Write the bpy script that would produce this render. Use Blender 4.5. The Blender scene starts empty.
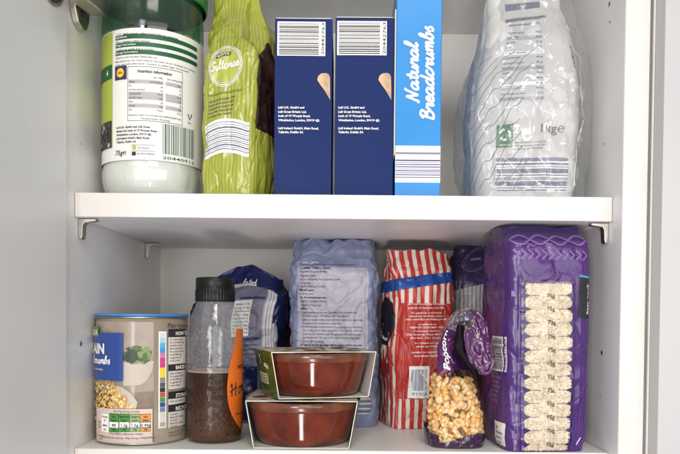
import bpy, bmesh, math, random
from mathutils import Vector, Matrix, noise

random.seed(7)
PI = math.pi
sc = bpy.context.scene
COL = sc.collection

# ------------------------------------------------------------------ camera
FPX, VPX, VPY = 696.0, 345.0, 316.0
EYE = Vector((0.0, -0.6, 0.0))
PITCH, ROLL = math.radians(1.3), math.radians(0.5)
fwd = Vector((0, math.cos(PITCH), -math.sin(PITCH)))
up0 = Vector((0, math.sin(PITCH), math.cos(PITCH)))
rt0 = Vector((1, 0, 0))
RT = (math.cos(ROLL) * rt0 + math.sin(ROLL) * up0).normalized()
UP = (-math.sin(ROLL) * rt0 + math.cos(ROLL) * up0).normalized()
yax = Vector((0, 1, 0))
PPX = VPX - FPX * yax.dot(RT) / yax.dot(fwd)
PPY = VPY + FPX * yax.dot(UP) / yax.dot(fwd)

cam_d = bpy.data.cameras.new('camera')
cam = bpy.data.objects.new('camera', cam_d)
COL.objects.link(cam)
cam.matrix_world = Matrix(((RT.x, UP.x, -fwd.x, EYE.x), (RT.y, UP.y, -fwd.y, EYE.y),
                           (RT.z, UP.z, -fwd.z, EYE.z), (0, 0, 0, 1)))
cam_d.sensor_width = 36
cam_d.lens = FPX / 680 * 36
cam_d.shift_x = (340 - PPX) / 680
cam_d.shift_y = (PPY - 227) / 680
cam_d.clip_start = 0.01
cam_d.clip_end = 50
sc.camera = cam


def ray(px, py):
    return (fwd * FPX + RT * (px - PPX) - UP * (py - PPY)).normalized()


def U(px, py, Y):
    """a measured photo point at depth Y (metres behind the shelf edge) -> world"""
    d = ray(px, py)
    return EYE + d * ((Y - EYE.y) / d.y)


def hit_cyl(px, py, cx, cy, r):
    d = ray(px, py)
    ox, oy = EYE.x - cx, EYE.y - cy
    a = d.x * d.x + d.y * d.y
    b = 2 * (ox * d.x + oy * d.y)
    c = ox * ox + oy * oy - r * r
    k = b * b - 4 * a * c
    t = (-b - math.sqrt(max(k, 0))) / (2 * a)
    p = EYE + d * t
    return math.atan2(p.x - cx, -(p.y - cy)) * r, p.z      # arc length from the front, height


# ------------------------------------------------------------------ materials
def lin(c):
    c = c / 255.0
    return c / 12.92 if c <= 0.04045 else ((c + 0.055) / 1.055) ** 2.4


def rgb(r, g, b):
    return (lin(r), lin(g), lin(b), 1)


MATS = {}


def mat(name, col, rough=0.5, bump=0.0, bscale=300, var=0.0, vscale=60, coat=0.0, metal=0.0, spec=0.5, trans=0.0,
        brough=None, tint=None):
    """principled surface with procedural mottling (var), relief (bump)"""
    if name in MATS:
        return MATS[name]
    m = bpy.data.materials.new(name)
    m.use_nodes = True
    nt = m.node_tree
    b = nt.nodes['Principled BSDF']
    b.inputs['Base Color'].default_value = col
    b.inputs['Roughness'].default_value = rough
    b.inputs['Metallic'].default_value = metal
    b.inputs['Specular IOR Level'].default_value = spec
    b.inputs['Coat Weight'].default_value = coat
    b.inputs['Coat Roughness'].default_value = 0.08
    b.inputs['Transmission Weight'].default_value = trans
    tc = nt.nodes.new('ShaderNodeTexCoord')
    if var:
        n = nt.nodes.new('ShaderNodeTexNoise')
        n.inputs['Scale'].default_value = vscale
        n.inputs['Detail'].default_value = 5
        nt.links.new(tc.outputs['Object'], n.inputs['Vector'])
        mx = nt.nodes.new('ShaderNodeMix')
        mx.data_type = 'RGBA'
        t = tint or tuple(x * (1 - var) for x in col[:3]) + (1,)
        mx.inputs[6].default_value = t
        mx.inputs[7].default_value = tuple(min(1, x * (1 + var * 0.6)) for x in col[:3]) + (1,) if not tint else col
        rp = nt.nodes.new('ShaderNodeMapRange')
        rp.inputs[1].default_value = 0.35
        rp.inputs[2].default_value = 0.65
        nt.links.new(n.outputs[0], rp.inputs[0])
        nt.links.new(rp.outputs[0], mx.inputs[0])
        nt.links.new(mx.outputs[2], b.inputs['Base Color'])
        rr = nt.nodes.new('ShaderNodeMapRange')
        rr.inputs[3].default_value = max(0.02, rough - 0.08)
        rr.inputs[4].default_value = min(1, rough + 0.08)
        nt.links.new(n.outputs[0], rr.inputs[0])
        nt.links.new(rr.outputs[0], b.inputs['Roughness'])
    if bump:
        n2 = nt.nodes.new('ShaderNodeTexNoise')
        n2.inputs['Scale'].default_value = bscale
        n2.inputs['Detail'].default_value = 4
        nt.links.new(tc.outputs['Object'], n2.inputs['Vector'])
        bp = nt.nodes.new('ShaderNodeBump')
        bp.inputs['Strength'].default_value = bump
        bp.inputs['Distance'].default_value = 0.001
        nt.links.new(n2.outputs[0], bp.inputs['Height'])
        nt.links.new(bp.outputs[0], b.inputs['Normal'])
    MATS[name] = m
    return m


def film(name, tint=(1, 1, 1, 1), gloss=0.08, rough=0.12, bump=0.3, bscale=90, haze=0.0, hazecol=(.8, .8, .8, 1)):
    """thin clear plastic: see-through with a sheen that grows at grazing angles"""
    if name in MATS:
        return MATS[name]
    m = bpy.data.materials.new(name)
    m.use_nodes = True
    nt = m.node_tree
    nt.nodes.remove(nt.nodes['Principled BSDF'])
    out = nt.nodes['Material Output']
    tr = nt.nodes.new('ShaderNodeBsdfTransparent')
    tr.inputs[0].default_value = tint
    gl = nt.nodes.new('ShaderNodeBsdfGlossy')
    gl.inputs['Roughness'].default_value = rough
    gl.inputs['Color'].default_value = (1, 1, 1, 1)
    lw = nt.nodes.new('ShaderNodeLayerWeight')
    lw.inputs[0].default_value = 0.35
    mr = nt.nodes.new('ShaderNodeMapRange')
    mr.inputs[3].default_value = gloss * 0.6
    mr.inputs[4].default_value = min(1, gloss * 5)
    nt.links.new(lw.outputs['Facing'], mr.inputs[0])
    mx = nt.nodes.new('ShaderNodeMixShader')
    nt.links.new(mr.outputs[0], mx.inputs[0])
    nt.links.new(tr.outputs[0], mx.inputs[1])
    nt.links.new(gl.outputs[0], mx.inputs[2])
    tc = nt.nodes.new('ShaderNodeTexCoord')
    n2 = nt.nodes.new('ShaderNodeTexNoise')
    n2.inputs['Scale'].default_value = bscale
    n2.inputs['Detail'].default_value = 3
    n2.inputs['Distortion'].default_value = 1.2
    nt.links.new(tc.outputs['Object'], n2.inputs['Vector'])
    bp = nt.nodes.new('ShaderNodeBump')
    bp.inputs['Strength'].default_value = bump
    bp.inputs['Distance'].default_value = 0.004
    nt.links.new(n2.outputs[0], bp.inputs['Height'])
    nt.links.new(bp.outputs[0], gl.inputs['Normal'])
    nt.links.new(bp.outputs[0], lw.inputs['Normal'])
    last = mx
    if haze:
        df = nt.nodes.new('ShaderNodeBsdfDiffuse')
        df.inputs[0].default_value = hazecol
        m2 = nt.nodes.new('ShaderNodeMixShader')
        m2.inputs[0].default_value = haze
        nt.links.new(mx.outputs[0], m2.inputs[1])
        nt.links.new(df.outputs[0], m2.inputs[2])
        last = m2
    nt.links.new(last.outputs[0], out.inputs[0])
    MATS[name] = m
    return m


def stripes(name, ca, cb, period, duty=0.5, rough=0.4, axis='X', wob=0.0, bump=0.0, bscale=60, coat=0.0, soft=0.04):
    """two-colour stripes along the wrapping's own UV (UV in metres)"""
    if name in MATS:
        return MATS[name]
    m = mat(name, ca, rough, bump, bscale, coat=coat)
    nt = m.node_tree
    b = nt.nodes['Principled BSDF']
    uv = nt.nodes.new('ShaderNodeUVMap')
    sp = nt.nodes.new('ShaderNodeSeparateXYZ')
    nt.links.new(uv.outputs[0], sp.inputs[0])
    src = sp.outputs[axis]
    if wob:
        n = nt.nodes.new('ShaderNodeTexNoise')
        n.inputs['Scale'].default_value = 25
        nt.links.new(uv.outputs[0], n.inputs['Vector'])
        ad = nt.nodes.new('ShaderNodeMath'); ad.operation = 'MULTIPLY_ADD'
        nt.links.new(n.outputs[0], ad.inputs[0]); ad.inputs[1].default_value = wob
        nt.links.new(src, ad.inputs[2]); src = ad.outputs[0]
    d = nt.nodes.new('ShaderNodeMath'); d.operation = 'DIVIDE'
    nt.links.new(src, d.inputs[0]); d.inputs[1].default_value = period
    fr = nt.nodes.new('ShaderNodeMath'); fr.operation = 'FRACT'
    nt.links.new(d.outputs[0], fr.inputs[0])
    tri = nt.nodes.new('ShaderNodeMath'); tri.operation = 'PINGPONG'
    nt.links.new(fr.outputs[0], tri.inputs[0]); tri.inputs[1].default_value = 0.5
    mr = nt.nodes.new('ShaderNodeMapRange')
    mr.inputs[1].default_value = duty / 2 - soft
    mr.inputs[2].default_value = duty / 2 + soft
    nt.links.new(tri.outputs[0], mr.inputs[0])
    mx = nt.nodes.new('ShaderNodeMix'); mx.data_type = 'RGBA'
    mx.inputs[6].default_value = cb
    mx.inputs[7].default_value = ca
    nt.links.new(mr.outputs[0], mx.inputs[0])
    nt.links.new(mx.outputs[2], b.inputs['Base Color'])
    return m


# ------------------------------------------------------------------ mesh builder
class MB:
    def __init__(s):
        s.v, s.f, s.m, s.uv, s.mats = [], [], [], [], []

    def mi(s, m):
        if m not in s.mats:
            s.mats.append(m)
        return s.mats.index(m)

    def face(s, idx, m, uvs=None):
        s.f.append(tuple(idx)); s.m.append(s.mi(m)); s.uv.append(uvs)

    def poly(s, pts, m):
        k = len(s.v)
        s.v.extend([tuple(p) for p in pts])
        s.face(range(k, k + len(pts)), m)

    def grid(s, S, u0, u1, nu, v0, v1, nv, m, off=0.0, closed=False):
        k = len(s.v)
        us = [u0 + (u1 - u0) * i / nu for i in range(nu + 1)]
        vs = [v0 + (v1 - v0) * j / nv for j in range(nv + 1)]
        n = nu if closed else nu + 1
        for v in vs:
            for u in us[:n]:
                s.v.append(tuple(S(u, v, off)))
        for j in range(nv):
            for i in range(nu):
                a, b = i, (i + 1) % n if closed else i + 1
                mm = m(0.5 * (us[i] + us[i + 1]), 0.5 * (vs[j] + vs[j + 1])) if callable(m) else m
                s.face((k + j * n + a, k + j * n + b, k + (j + 1) * n + b, k + (j + 1) * n + a), mm,
                       ((us[i], vs[j]), (us[i + 1], vs[j]), (us[i + 1], vs[j + 1]), (us[i], vs[j + 1])))
        return k, n

    def rect(s, S, x0, z0, x1, z1, m, off=0.0004, res=0.002):
        nu = max(1, int(abs(x1 - x0) / res)); nv = max(1, int(abs(z1 - z0) / res))
        s.grid(S, min(x0, x1), max(x0, x1), nu, min(z0, z1), max(z0, z1), nv, m, off)

    def quad4(s, S, a, b, c, d, m, off=0.0004, res=0.002):
        """four-cornered print a(bl) b(br) c(tr) d(tl), mapped onto S"""
        def L(p, q, t): return (p[0] + (q[0] - p[0]) * t, p[1] + (q[1] - p[1]) * t)
        def T(u, v, o):
            p, q = L(a, b, u), L(d, c, u)
            r = L(p, q, v)
            return S(r[0], r[1], o)
        nu = max(1, int(math.dist(a, b) / res)); nv = max(1, int(math.dist(a, d) / res))
        s.grid(T, 0, 1, nu, 0, 1, nv, m, off)

    def disc(s, S, x, z, rx, rz, m, off=0.0004, n=24, inner=0.0, a0=0, a1=2 * PI):
        k = len(s.v)
        full = abs(a1 - a0 - 2 * PI) < 1e-6
        nr = max(2, int(max(rx, rz) / .002))
        rings = [inner, 1.0] if inner else [q / nr for q in range(nr + 1)]
        for r in rings:
            for i in range(n + 1):
                t = a0 + (a1 - a0) * i / n
                s.v.append(tuple(S(x + rx * r * math.cos(t), z + rz * r * math.sin(t), off)))
        w = n + 1
        for j in range(len(rings) - 1):
            for i in range(n):
                s.face((k + j * w + i, k + j * w + i + 1, k + (j + 1) * w + i + 1, k + (j + 1) * w + i), m)

    def ribbon(s, S, pts, w, m, off=0.0005, closed=False, ramp=0.0):
        """a stroke of width w through 2D points"""
        k = len(s.v); n = len(pts)
        for i, p in enumerate(pts):
            q = pts[(i + 1) % n] if (closed or i < n - 1) else pts[i]
            o = pts[i - 1] if (closed or i > 0) else pts[i]
            tx, tz = q[0] - o[0], q[1] - o[1]
            l = math.hypot(tx, tz) or 1
            nx, nz = -tz / l * w / 2, tx / l * w / 2
            o_ = off + ramp * i / n
            s.v.append(tuple(S(p[0] + nx, p[1] + nz, o_)))
            s.v.append(tuple(S(p[0] - nx, p[1] - nz, o_)))
        for i in range(n if closed else n - 1):
            a, b = 2 * i, 2 * ((i + 1) % n)
            s.face((k + a, k + a + 1, k + b + 1, k + b), m)

    def box(s, lo, hi, m, M=None):
        k = len(s.v)
        for x in (lo[0], hi[0]):
            for y in (lo[1], hi[1]):
                for z in (lo[2], hi[2]):
                    p = Vector((x, y, z))
                    s.v.append(tuple(M @ p if M else p))
        for f in ((0, 1, 3, 2), (4, 6, 7, 5), (0, 4, 5, 1), (2, 3, 7, 6), (0, 2, 6, 4), (1, 5, 7, 3)):
            s.face([k + i for i in f], m)

    def lathe(s, c, prof, m, n=64, ridges=None):
        """prof: list of (r, z); m material or f(i)"""
        k = len(s.v)
        for j, (r, z) in enumerate(prof):
            for i in range(n):
                t = 2 * PI * i / n
                rr = ridges(j, i, r) if ridges else r
                s.v.append((c[0] + rr * math.sin(t), c[1] - rr * math.cos(t), z))
        for j in range(len(prof) - 1):
            for i in range(n):
                b = (i + 1) % n
                s.face((k + j * n + i, k + j * n + b, k + (j + 1) * n + b, k + (j + 1) * n + i), m(j) if callable(m) else m)
        if prof[0][0] > 1e-4:
            s.face([k + i for i in reversed(range(n))], m(0) if callable(m) else m)
        if prof[-1][0] > 1e-4:
            s.face([k + (len(prof) - 1) * n + i for i in range(n)], m(len(prof) - 2) if callable(m) else m)

    def build(s, name, parent=None, smooth=True, bevel=0, base=None, autosmooth=None, recalc=False):
        me = bpy.data.meshes.new(name)
        b = parent.matrix_world.translation if (parent is not None) else (Vector(base) if base else Vector((0, 0, 0)))
        if parent is not None:
            b = ORG[parent.name]
        me.from_pydata([(x - b[0], y - b[1], z - b[2]) for x, y, z in s.v], [], s.f)
        for m in s.mats:
            me.materials.append(m)
        me.polygons.foreach_set('material_index', s.m)
        if any(s.uv):
            ul = me.uv_layers.new(name='UVMap')
            li = 0
            for f, uvs in zip(s.f, s.uv):
                for q in range(len(f)):
                    if uvs:
                        ul.data[li].uv = uvs[q]
                    li += 1
        me.polygons.foreach_set('use_smooth', [bool(smooth)] * len(me.polygons))
        if recalc:
            bm = bmesh.new(); bm.from_mesh(me)
            bmesh.ops.recalc_face_normals(bm, faces=bm.faces)
            bm.to_mesh(me); bm.free()
        me.update()
        o = bpy.data.objects.new(name, me)
        COL.objects.link(o)
        if parent is not None:
            o.parent = parent
            ORG[o.name] = b
        else:
            o.location = b
            ORG[o.name] = b
        if bevel:
            md = o.modifiers.new('bevel', 'BEVEL')
            md.width = bevel; md.segments = 3; md.limit_method = 'ANGLE'
            if smooth:
                md.harden_normals = True
        return o


ORG = {}


def thing(name, label, cat, loc, group=None):
    o = bpy.data.objects.new(name, None)
    o.empty_display_size = 0.02
    COL.objects.link(o)
    o.location = loc
    ORG[o.name] = Vector(loc)
    o['label'] = label
    o['category'] = cat
    if group:
        o['group'] = group
    return o


def tag(o, label, cat, group=None):
    o['label'] = label; o['category'] = cat
    if group:
        o['group'] = group
    return o


# ------------------------------------------------------------------ lettering
_cu = bpy.data.curves.new('lettering', 'FONT')
_to = bpy.data.objects.new('lettering', _cu)
COL.objects.link(_to)
_cache = {}


def glyphs(body, bold=0.0, shear=0.0, res=2, spacing=1.0):
    key = (body, bold, shear, res, spacing)
    if key in _cache:
        return _cache[key]
    _cu.body = body; _cu.size = 1.0; _cu.offset = bold; _cu.shear = shear; _cu.resolution_u = res
    _cu.space_character = spacing
    bpy.context.view_layer.update()
    dg = bpy.context.evaluated_depsgraph_get()
    me = _to.evaluated_get(dg).to_mesh()
    vs = [(v.co.x, v.co.y) for v in me.vertices]
    fs = [tuple(p.vertices) for p in me.polygons]
    _to.evaluated_get(dg).to_mesh_clear()
    _cache[key] = (vs, fs)
    return vs, fs


def text(mb, S, body, x0, z0, m, h=None, x1=None, z1=None, off=0.0006, bold=0.012, shear=0.0, anchor='l', sub=0.0, res=2, spacing=1.0):
    """baseline from (x0,z0) to (x1,z1): width fitted if x1 given; h = cap height"""
    vs, fs = glyphs(body, bold, shear, res, spacing)
    if not vs:
        return
    mn = min(p[0] for p in vs); mxx = max(p[0] for p in vs)
    wid = mxx - mn
    cap = 0.73
    if x1 is not None:
        z1 = z0 if z1 is None else z1
        L = math.hypot(x1 - x0, z1 - z0)
        sx = L / wid
        dx, dz = (x1 - x0) / L, (z1 - z0) / L
        sy = h / cap if h else sx
    else:
        sy = sx = h / cap
        dx, dz = 1, 0
        if z1 is not None:
            pass
        if anchor == 'c':
            x0 -= wid * sx / 2
        elif anchor == 'r':
            x0 -= wid * sx
    if sub:
        bm = bmesh.new()
        bv = [bm.verts.new(((x - mn) * sx, y * sy, 0)) for x, y in vs]
        for f in fs:
            try:
                bm.faces.new([bv[i] for i in f])
            except ValueError:
                pass
        for _ in range(4):
            es = [e for e in bm.edges if e.calc_length() > sub]
            if not es:
                break
            bmesh.ops.subdivide_edges(bm, edges=es, cuts=1)
            bmesh.ops.triangulate(bm, faces=bm.faces)
        bm.verts.index_update()
        P = [(v.co.x, v.co.y) for v in bm.verts]
        fs = [tuple(v.index for v in f.verts) for f in bm.faces]
        bm.free()
    else:
        P = [((x - mn) * sx, y * sy) for x, y in vs]
    k = len(mb.v)
    for a, b in P:
        mb.v.append(tuple(S(x0 + a * dx - b * dz, z0 + a * dz + b * dx, off)))
    for f in fs:
        mb.face([k + i for i in f], m)


SCRIPT = {
 'a': (1.25, [[(.85,.85),(.45,1),(.1,.6),(.15,.1),(.45,.02),(.75,.4),(.92,.98)], [(.92,.98),(.85,.3),(1,.02),(1.3,.35)]]),
 't': (.8, [[(.5,1.75),(.32,.4),(.5,.02),(.85,.35)], [(.02,1.1),(.8,1.18)]]),
 'u': (1.25, [[(.0,.6),(.25,1),(.22,.3),(.45,.02),(.75,.3),(.92,1)], [(.92,1),(.87,.3),(1,.02),(1.3,.35)]]),
 'r': (1.0, [[(0,.4),(.22,1.05),(.26,.85),(.72,.92),(.62,.3),(.75,.02),(1.05,.35)]]),
 'l': (.68, [[(0,.35),(.45,1.45),(.42,2.0),(.22,1.7),(.2,.4),(.4,.02),(.72,.35)]]),
 'e': (.9, [[(.02,.4),(.6,.62),(.6,.95),(.3,.95),(.1,.5),(.3,.02),(.7,.1),(.95,.38)]]),
 'd': (1.25, [[(.82,.85),(.45,1),(.1,.6),(.15,.1),(.45,.02),(.75,.4),(.97,1.95)], [(.97,1.95),(.87,.3),(1,.02),(1.3,.35)]]),
 'c': (.92, [[(.7,.8),(.45,1),(.12,.6),(.18,.1),(.5,.02),(.95,.38)]]),
 'm': (1.5, [[(0,.6),(.2,1),(.2,.0)], [(.2,.5),(.45,1),(.66,.85),(.66,0)], [(.66,.5),(.92,1),(1.12,.85),(1.1,.2),(1.24,.02),(1.52,.35)]]),
 'n': (1.05, [[(0,.6),(.2,1),(.2,.0)], [(.2,.5),(.45,1),(.66,.85),(.66,.2),(.8,.02),(1.08,.35)]]),
 'b': (1.0, [[(0,.35),(.42,1.45),(.38,2),(.18,1.6),(.16,.3),(.42,.02),(.74,.35),(.66,.95),(.95,.85)]]),
 's': (.85, [[(0,.35),(.45,1.1),(.42,.8),(.66,.35),(.45,.02),(.1,.14)]]),
 'N': (1.55, [[(0,.15),(.15,0),(.38,1.85)], [(.38,1.85),(.95,.0)], [(.95,.0),(1.2,1.8),(1.45,1.9)]]),
 'B': (1.3, [[(.32,1.85),(.25,0)], [(0,1.45),(.4,1.88),(.95,1.75),(.9,1.3),(.42,1)], [(.42,1),(1.02,.85),(1.08,.3),(.7,0),(.08,.08)]]),
 'S': (1.15, [[(1,1.6),(.7,1.95),(.35,1.6),(.5,1.15),(.85,.7),(.7,.1),(.3,0),(.02,.35)]]),
 'H': (1.6, [[(.1,1.5),(.35,1.85),(.3,0.05)], [(1.1,1.9),(1.0,.2),(1.2,.02)], [(.0,.75),(.6,1.05),(1.4,1.1)]]),
 'o': (1.0, [[(.5,1),(.12,.65),(.2,.08),(.55,.05),(.75,.5),(.5,1),(.95,.85)]]),
 'y': (1.2, [[(.0,.6),(.25,1),(.22,.3),(.45,.02),(.75,.3),(.92,1)], [(.92,1),(.8,-.5),(.5,-.9),(.3,-.6),(.9,.0),(1.2,.35)]]),
 'G': (1.3, [[(1,1.5),(.7,1.9),(.2,1.3),(.2,.4),(.6,0),(1,.4),(1.05,.8)], [(.6,.8),(1.25,.8)]]),
 ' ': (.6, []),
}


def catmull(pts, n=6):
    out = []
    P = [pts[0]] + list(pts) + [pts[-1]]
    for i in range(1, len(P) - 2):
        p0, p1, p2, p3 = P[i - 1], P[i], P[i + 1], P[i + 2]
        for j in range(n):
            t = j / n
            out.append(tuple(0.5 * (2 * b + (c - a) * t + (2 * a - 5 * b + 4 * c - d) * t * t + (3 * b - a - 3 * c + d) * t ** 3)
                             for a, b, c, d in zip(p0, p1, p2, p3)))
    out.append(tuple(pts[-1]))
    return out


def script(mb, S, body, x0, z0, x1, z1, m, xh, w, slant=0.25, off=0.0006):
    adv = sum(SCRIPT[c][0] for c in body)
    L = math.hypot(x1 - x0, z1 - z0)
    dx, dz = (x1 - x0) / L, (z1 - z0) / L
    sx = L / adv
    cur = 0
    k = 0
    for c in body:
        a, strokes = SCRIPT[c]
        for st in strokes:
            pts = catmull(st)
            q = []
            for x, y in pts:
                X = (cur + x) * sx + slant * y * xh
                Y = y * xh
                q.append((x0 + X * dx - Y * dz, z0 + X * dz + Y * dx))
            mb.ribbon(S, q, w, m, off + 0.00012 * (k % 3), ramp=0.0001)
            k += 1
        cur += a


def barcode(mb, S, x0, z0, x1, z1, ink, paper, vertical_bars=True, seed=1, off=0.0004, digits=None, pad=0.06, dig_side='b', paper_on=True, hd=0.14):
    """striped code: bars upright (vertical_bars) or lying"""
    if paper_on:
        mb.rect(S, x0, z0, x1, z1, paper, off)
    rnd = random.Random(seed)
    W, H = x1 - x0, z1 - z0
    bx0, bx1, bz0, bz1 = x0 + pad * W, x1 - pad * W, z0 + pad * H, z1 - pad * H
    if digits:
        if dig_side == 'b':
            bz0 += hd * H
        elif dig_side == 'r':
            bx1 -= hd * W
    L = (bx1 - bx0) if vertical_bars else (bz1 - bz0)
    ws = []
    tot = 0
    while tot < 95:
        a, b = rnd.choice((1, 1, 2, 3)), rnd.choice((1, 1, 2, 2, 3))
        ws.append((a, b)); tot += a + b
    u = L / tot
    p = 0
    for a, b in ws:
        if vertical_bars:
            mb.rect(S, bx0 + p * u, bz0, bx0 + (p + a) * u, bz1, ink, off + .0002)
        else:
            mb.rect(S, bx0, bz0 + p * u, bx1, bz0 + (p + a) * u, ink, off + .0002)
        p += a + b
    if digits:
        if dig_side == 'b':
            text(mb, S, digits, bx0, z0 + pad * H, ink, h=hd * H * .6, x1=bx1, off=off + .0002)
        else:
            text(mb, S, digits, x1 - pad * W * .6, bz0, ink, h=hd * W * .6, x1=x1 - pad * W * .6, z1=bz1, off=off + .0002)


# ------------------------------------------------------------------ surfaces
def sstep(a, b, x):
    t = min(1, max(0, (x - a) / (b - a)))
    return t * t * (3 - 2 * t)


def plane_front(y):
    return lambda x, z, o=0.0: Vector((x, y - o, z))


def cyl(cx, cy, r):
    def S(u, z, o=0.0):
        t = u / r
        return Vector((cx + (r + o) * math.sin(t), cy - (r + o) * math.cos(t), z))
    return S


def fb(p, oct=3):
    return noise.fractal(p, 1.0, 2.0, oct)


def bag_surface(cx, yf, z0, H, W, D, r0=0.012, yaw=0.0, wa=None, da=None, dx=None, dy=None, bulge=0.004, wr=0.0015, wscale=40,
                aniso=(1, 1), seed=0.0, topz=None, extra=None):
    """soft packet: rounded-rectangle section that changes with height, plus creases. S(u = metres round from the front centre, z)"""
    a0, b0 = W / 2, D / 2
    wa = wa or (lambda v: 1.0); da = da or (lambda v: 1.0)
    dx = dx or (lambda v: 0.0); dy = dy or (lambda v: 0.0)
    q = PI * r0 / 2
    seg = [a0 - r0, q, 2 * b0 - 2 * r0, q, a0 - r0]
    half = sum(seg)
    cyw, syw = math.cos(yaw), math.sin(yaw)

    def raw(u, z):
        v = (z - z0) / H
        vv = min(1, max(0, v))
        a = a0 * wa(vv); b = b0 * da(vv)
        r = min(r0, .95 * a, .95 * b)
        s = 1 if u >= 0 else -1
        t = min(abs(u), half)
        i = 0
        while i < 4 and t > seg[i]:
            t -= seg[i]; i += 1
        k = t / seg[i] if seg[i] > 1e-9 else 0
        if i == 0:
            p = ((a - r) * k, -b); n = (0, -1)
        elif i == 1:
            g = k * PI / 2
            p = (a - r + r * math.sin(g), -b + r - r * math.cos(g)); n = (math.sin(g), -math.cos(g))
        elif i == 2:
            p = (a, -b + r + (2 * b - 2 * r) * k); n = (1, 0)
        elif i == 3:
            g = k * PI / 2
            p = (a - r + r * math.cos(g), b - r + r * math.sin(g)); n = (math.cos(g), math.sin(g))
        else:
            p = ((a - r) * (1 - k), b); n = (0, 1)
        # belly
        env = math.sin(PI * min(1, max(0, vv * .96 + .02))) ** .6
        bl = 0
        if i == 0:
            bl = bulge * (1 - (p[0] / max(a, 1e-6)) ** 2) * env
        elif i == 2:
            bl = bulge * (1 - (p[1] / max(b, 1e-6)) ** 2) * env
        elif i == 4:
            bl = bulge * (1 - (p[0] / max(a, 1e-6)) ** 2) * env
        X, Yy = p[0] * s, p[1]
        nx, ny = n[0] * s, n[1]
        w = 0
        if wr:
            pt = Vector((X * wscale * aniso[0] + seed, Yy * wscale * aniso[0], z * wscale * aniso[1] + seed * 2))
            w = wr * (fb(pt) + 0.8 * (1 - 2 * abs(noise.noise(pt * 1.7 + Vector((9, 3, 1))))) - .4)
            c1 = noise.noise(pt * .9 + Vector((2, 8, 5)) + Vector((0, 0, 1)) * (.4 * noise.noise(pt * 2)))
            c2 = noise.noise(pt * 2.1 + Vector((6, 1, 9)))
            w -= wr * (.55 * math.exp(-(c1 / .05) ** 2) + .28 * math.exp(-(c2 / .08) ** 2)) - wr * .18 * c2
            w *= sstep(-0.02, 0.06, vv)
        ex = extra(u, vv) if extra else 0
        X += nx * (bl + w + ex); Yy += ny * (bl + w + ex)
        zz = z
        if topz:
            zz = z + topz(u, vv)
        X += dx(vv); Yy += dy(vv) + b0
        return Vector((cx + X * cyw - Yy * syw, yf + X * syw + Yy * cyw, zz))

    e = 0.0008

    def S(u, z, o=0.0):
        p = raw(u, z)
        if o:
            a = raw(u + e, z) - raw(u - e, z)
            b = raw(u, z + e) - raw(u, z - e)
            n = a.cross(b)
            if n.length > 1e-12:
                p = p + n.normalized() * (o * .55)
        return p
    S.half = half
    S.z0, S.H = z0, H
    return S


def bag_mesh(mb, S, m, nu=150, nv=110, cap=True):
    nu, nv = int(nu * 1.25), int(nv * 1.25)
    h = S.half
    k, n = mb.grid(S, -h, h, nu, S.z0, S.z0 + S.H, nv, m, 0.0, closed=True)
    if cap:
        mm = m(0, S.z0 + S.H) if callable(m) else m
        # top: zip the two lips together, bottom: one polygon
        t = k + nv * n
        ring = [t + i for i in range(n)]
        c = sum((Vector(mb.v[i]) for i in ring), Vector()) / n
        mb.v.append(tuple(c)); ci = len(mb.v) - 1
        for i in range(n):
            mb.face((ring[i], ring[(i + 1) % n], ci), mm)
        ring = [k + i for i in range(n)]
        mb.face(list(reversed(ring)), mm)
# ------------------------------------------------------------------ the cupboard
XL, XR = U(74.4, 205, 0).x, U(612.8, 208, 0).x
YF, YB = -0.02, 0.28
ZS1 = U(340, 194.6, 0).z            # top of the middle shelf
ZS0 = U(340, 218.9, 0).z            # its underside
ZB1 = U(75, 448.6, 0).z             # top of the bottom board
ZU0 = U(460, 34, YB).z              # underside of the upper shelf
TOPC, BOTC = ZU0 + 0.06, ZB1 - 0.022
TH = 0.0205

mel = mat('white_melamine', (0.855, 0.845, 0.82, 1), 0.38, bump=0.03, bscale=700, var=0.045, vscale=16)
edge = mat('white_edging', (0.70, 0.675, 0.635, 1), 0.34, bump=0.04, bscale=400, var=0.035, vscale=35)
backm = mat('back_board', (0.85, 0.815, 0.77, 1), 0.5, bump=0.02, bscale=700, var=0.03, vscale=12)
doorm = mat('door_laminate', (0.70, 0.705, 0.70, 1), 0.30, bump=0.02, bscale=600, var=0.02, vscale=9)
seam = mat('dark_seam', (0.10, 0.09, 0.085, 1), 0.8)
hole = mat('hole_dark', (0.035, 0.03, 0.03, 1), 0.9)
steel = mat('nickel_steel', (0.62, 0.58, 0.53, 1), 0.36, metal=1.0, bump=0.05, bscale=300, var=0.12, vscale=200)

cup = thing('kitchen_cupboard', 'open white kitchen cupboard with shelves on small metal pins and its hinged door swung out', 'cupboard',
            (0, (YF + YB) / 2, BOTC))


def board(name, lo, hi, m, bev=0.0006, parent=None, holes=(), face_m=None):
    b = MB(); b.box(lo, hi, m)
    o = b.build(name, parent or cup, smooth=True, bevel=bev)
    return o


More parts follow.
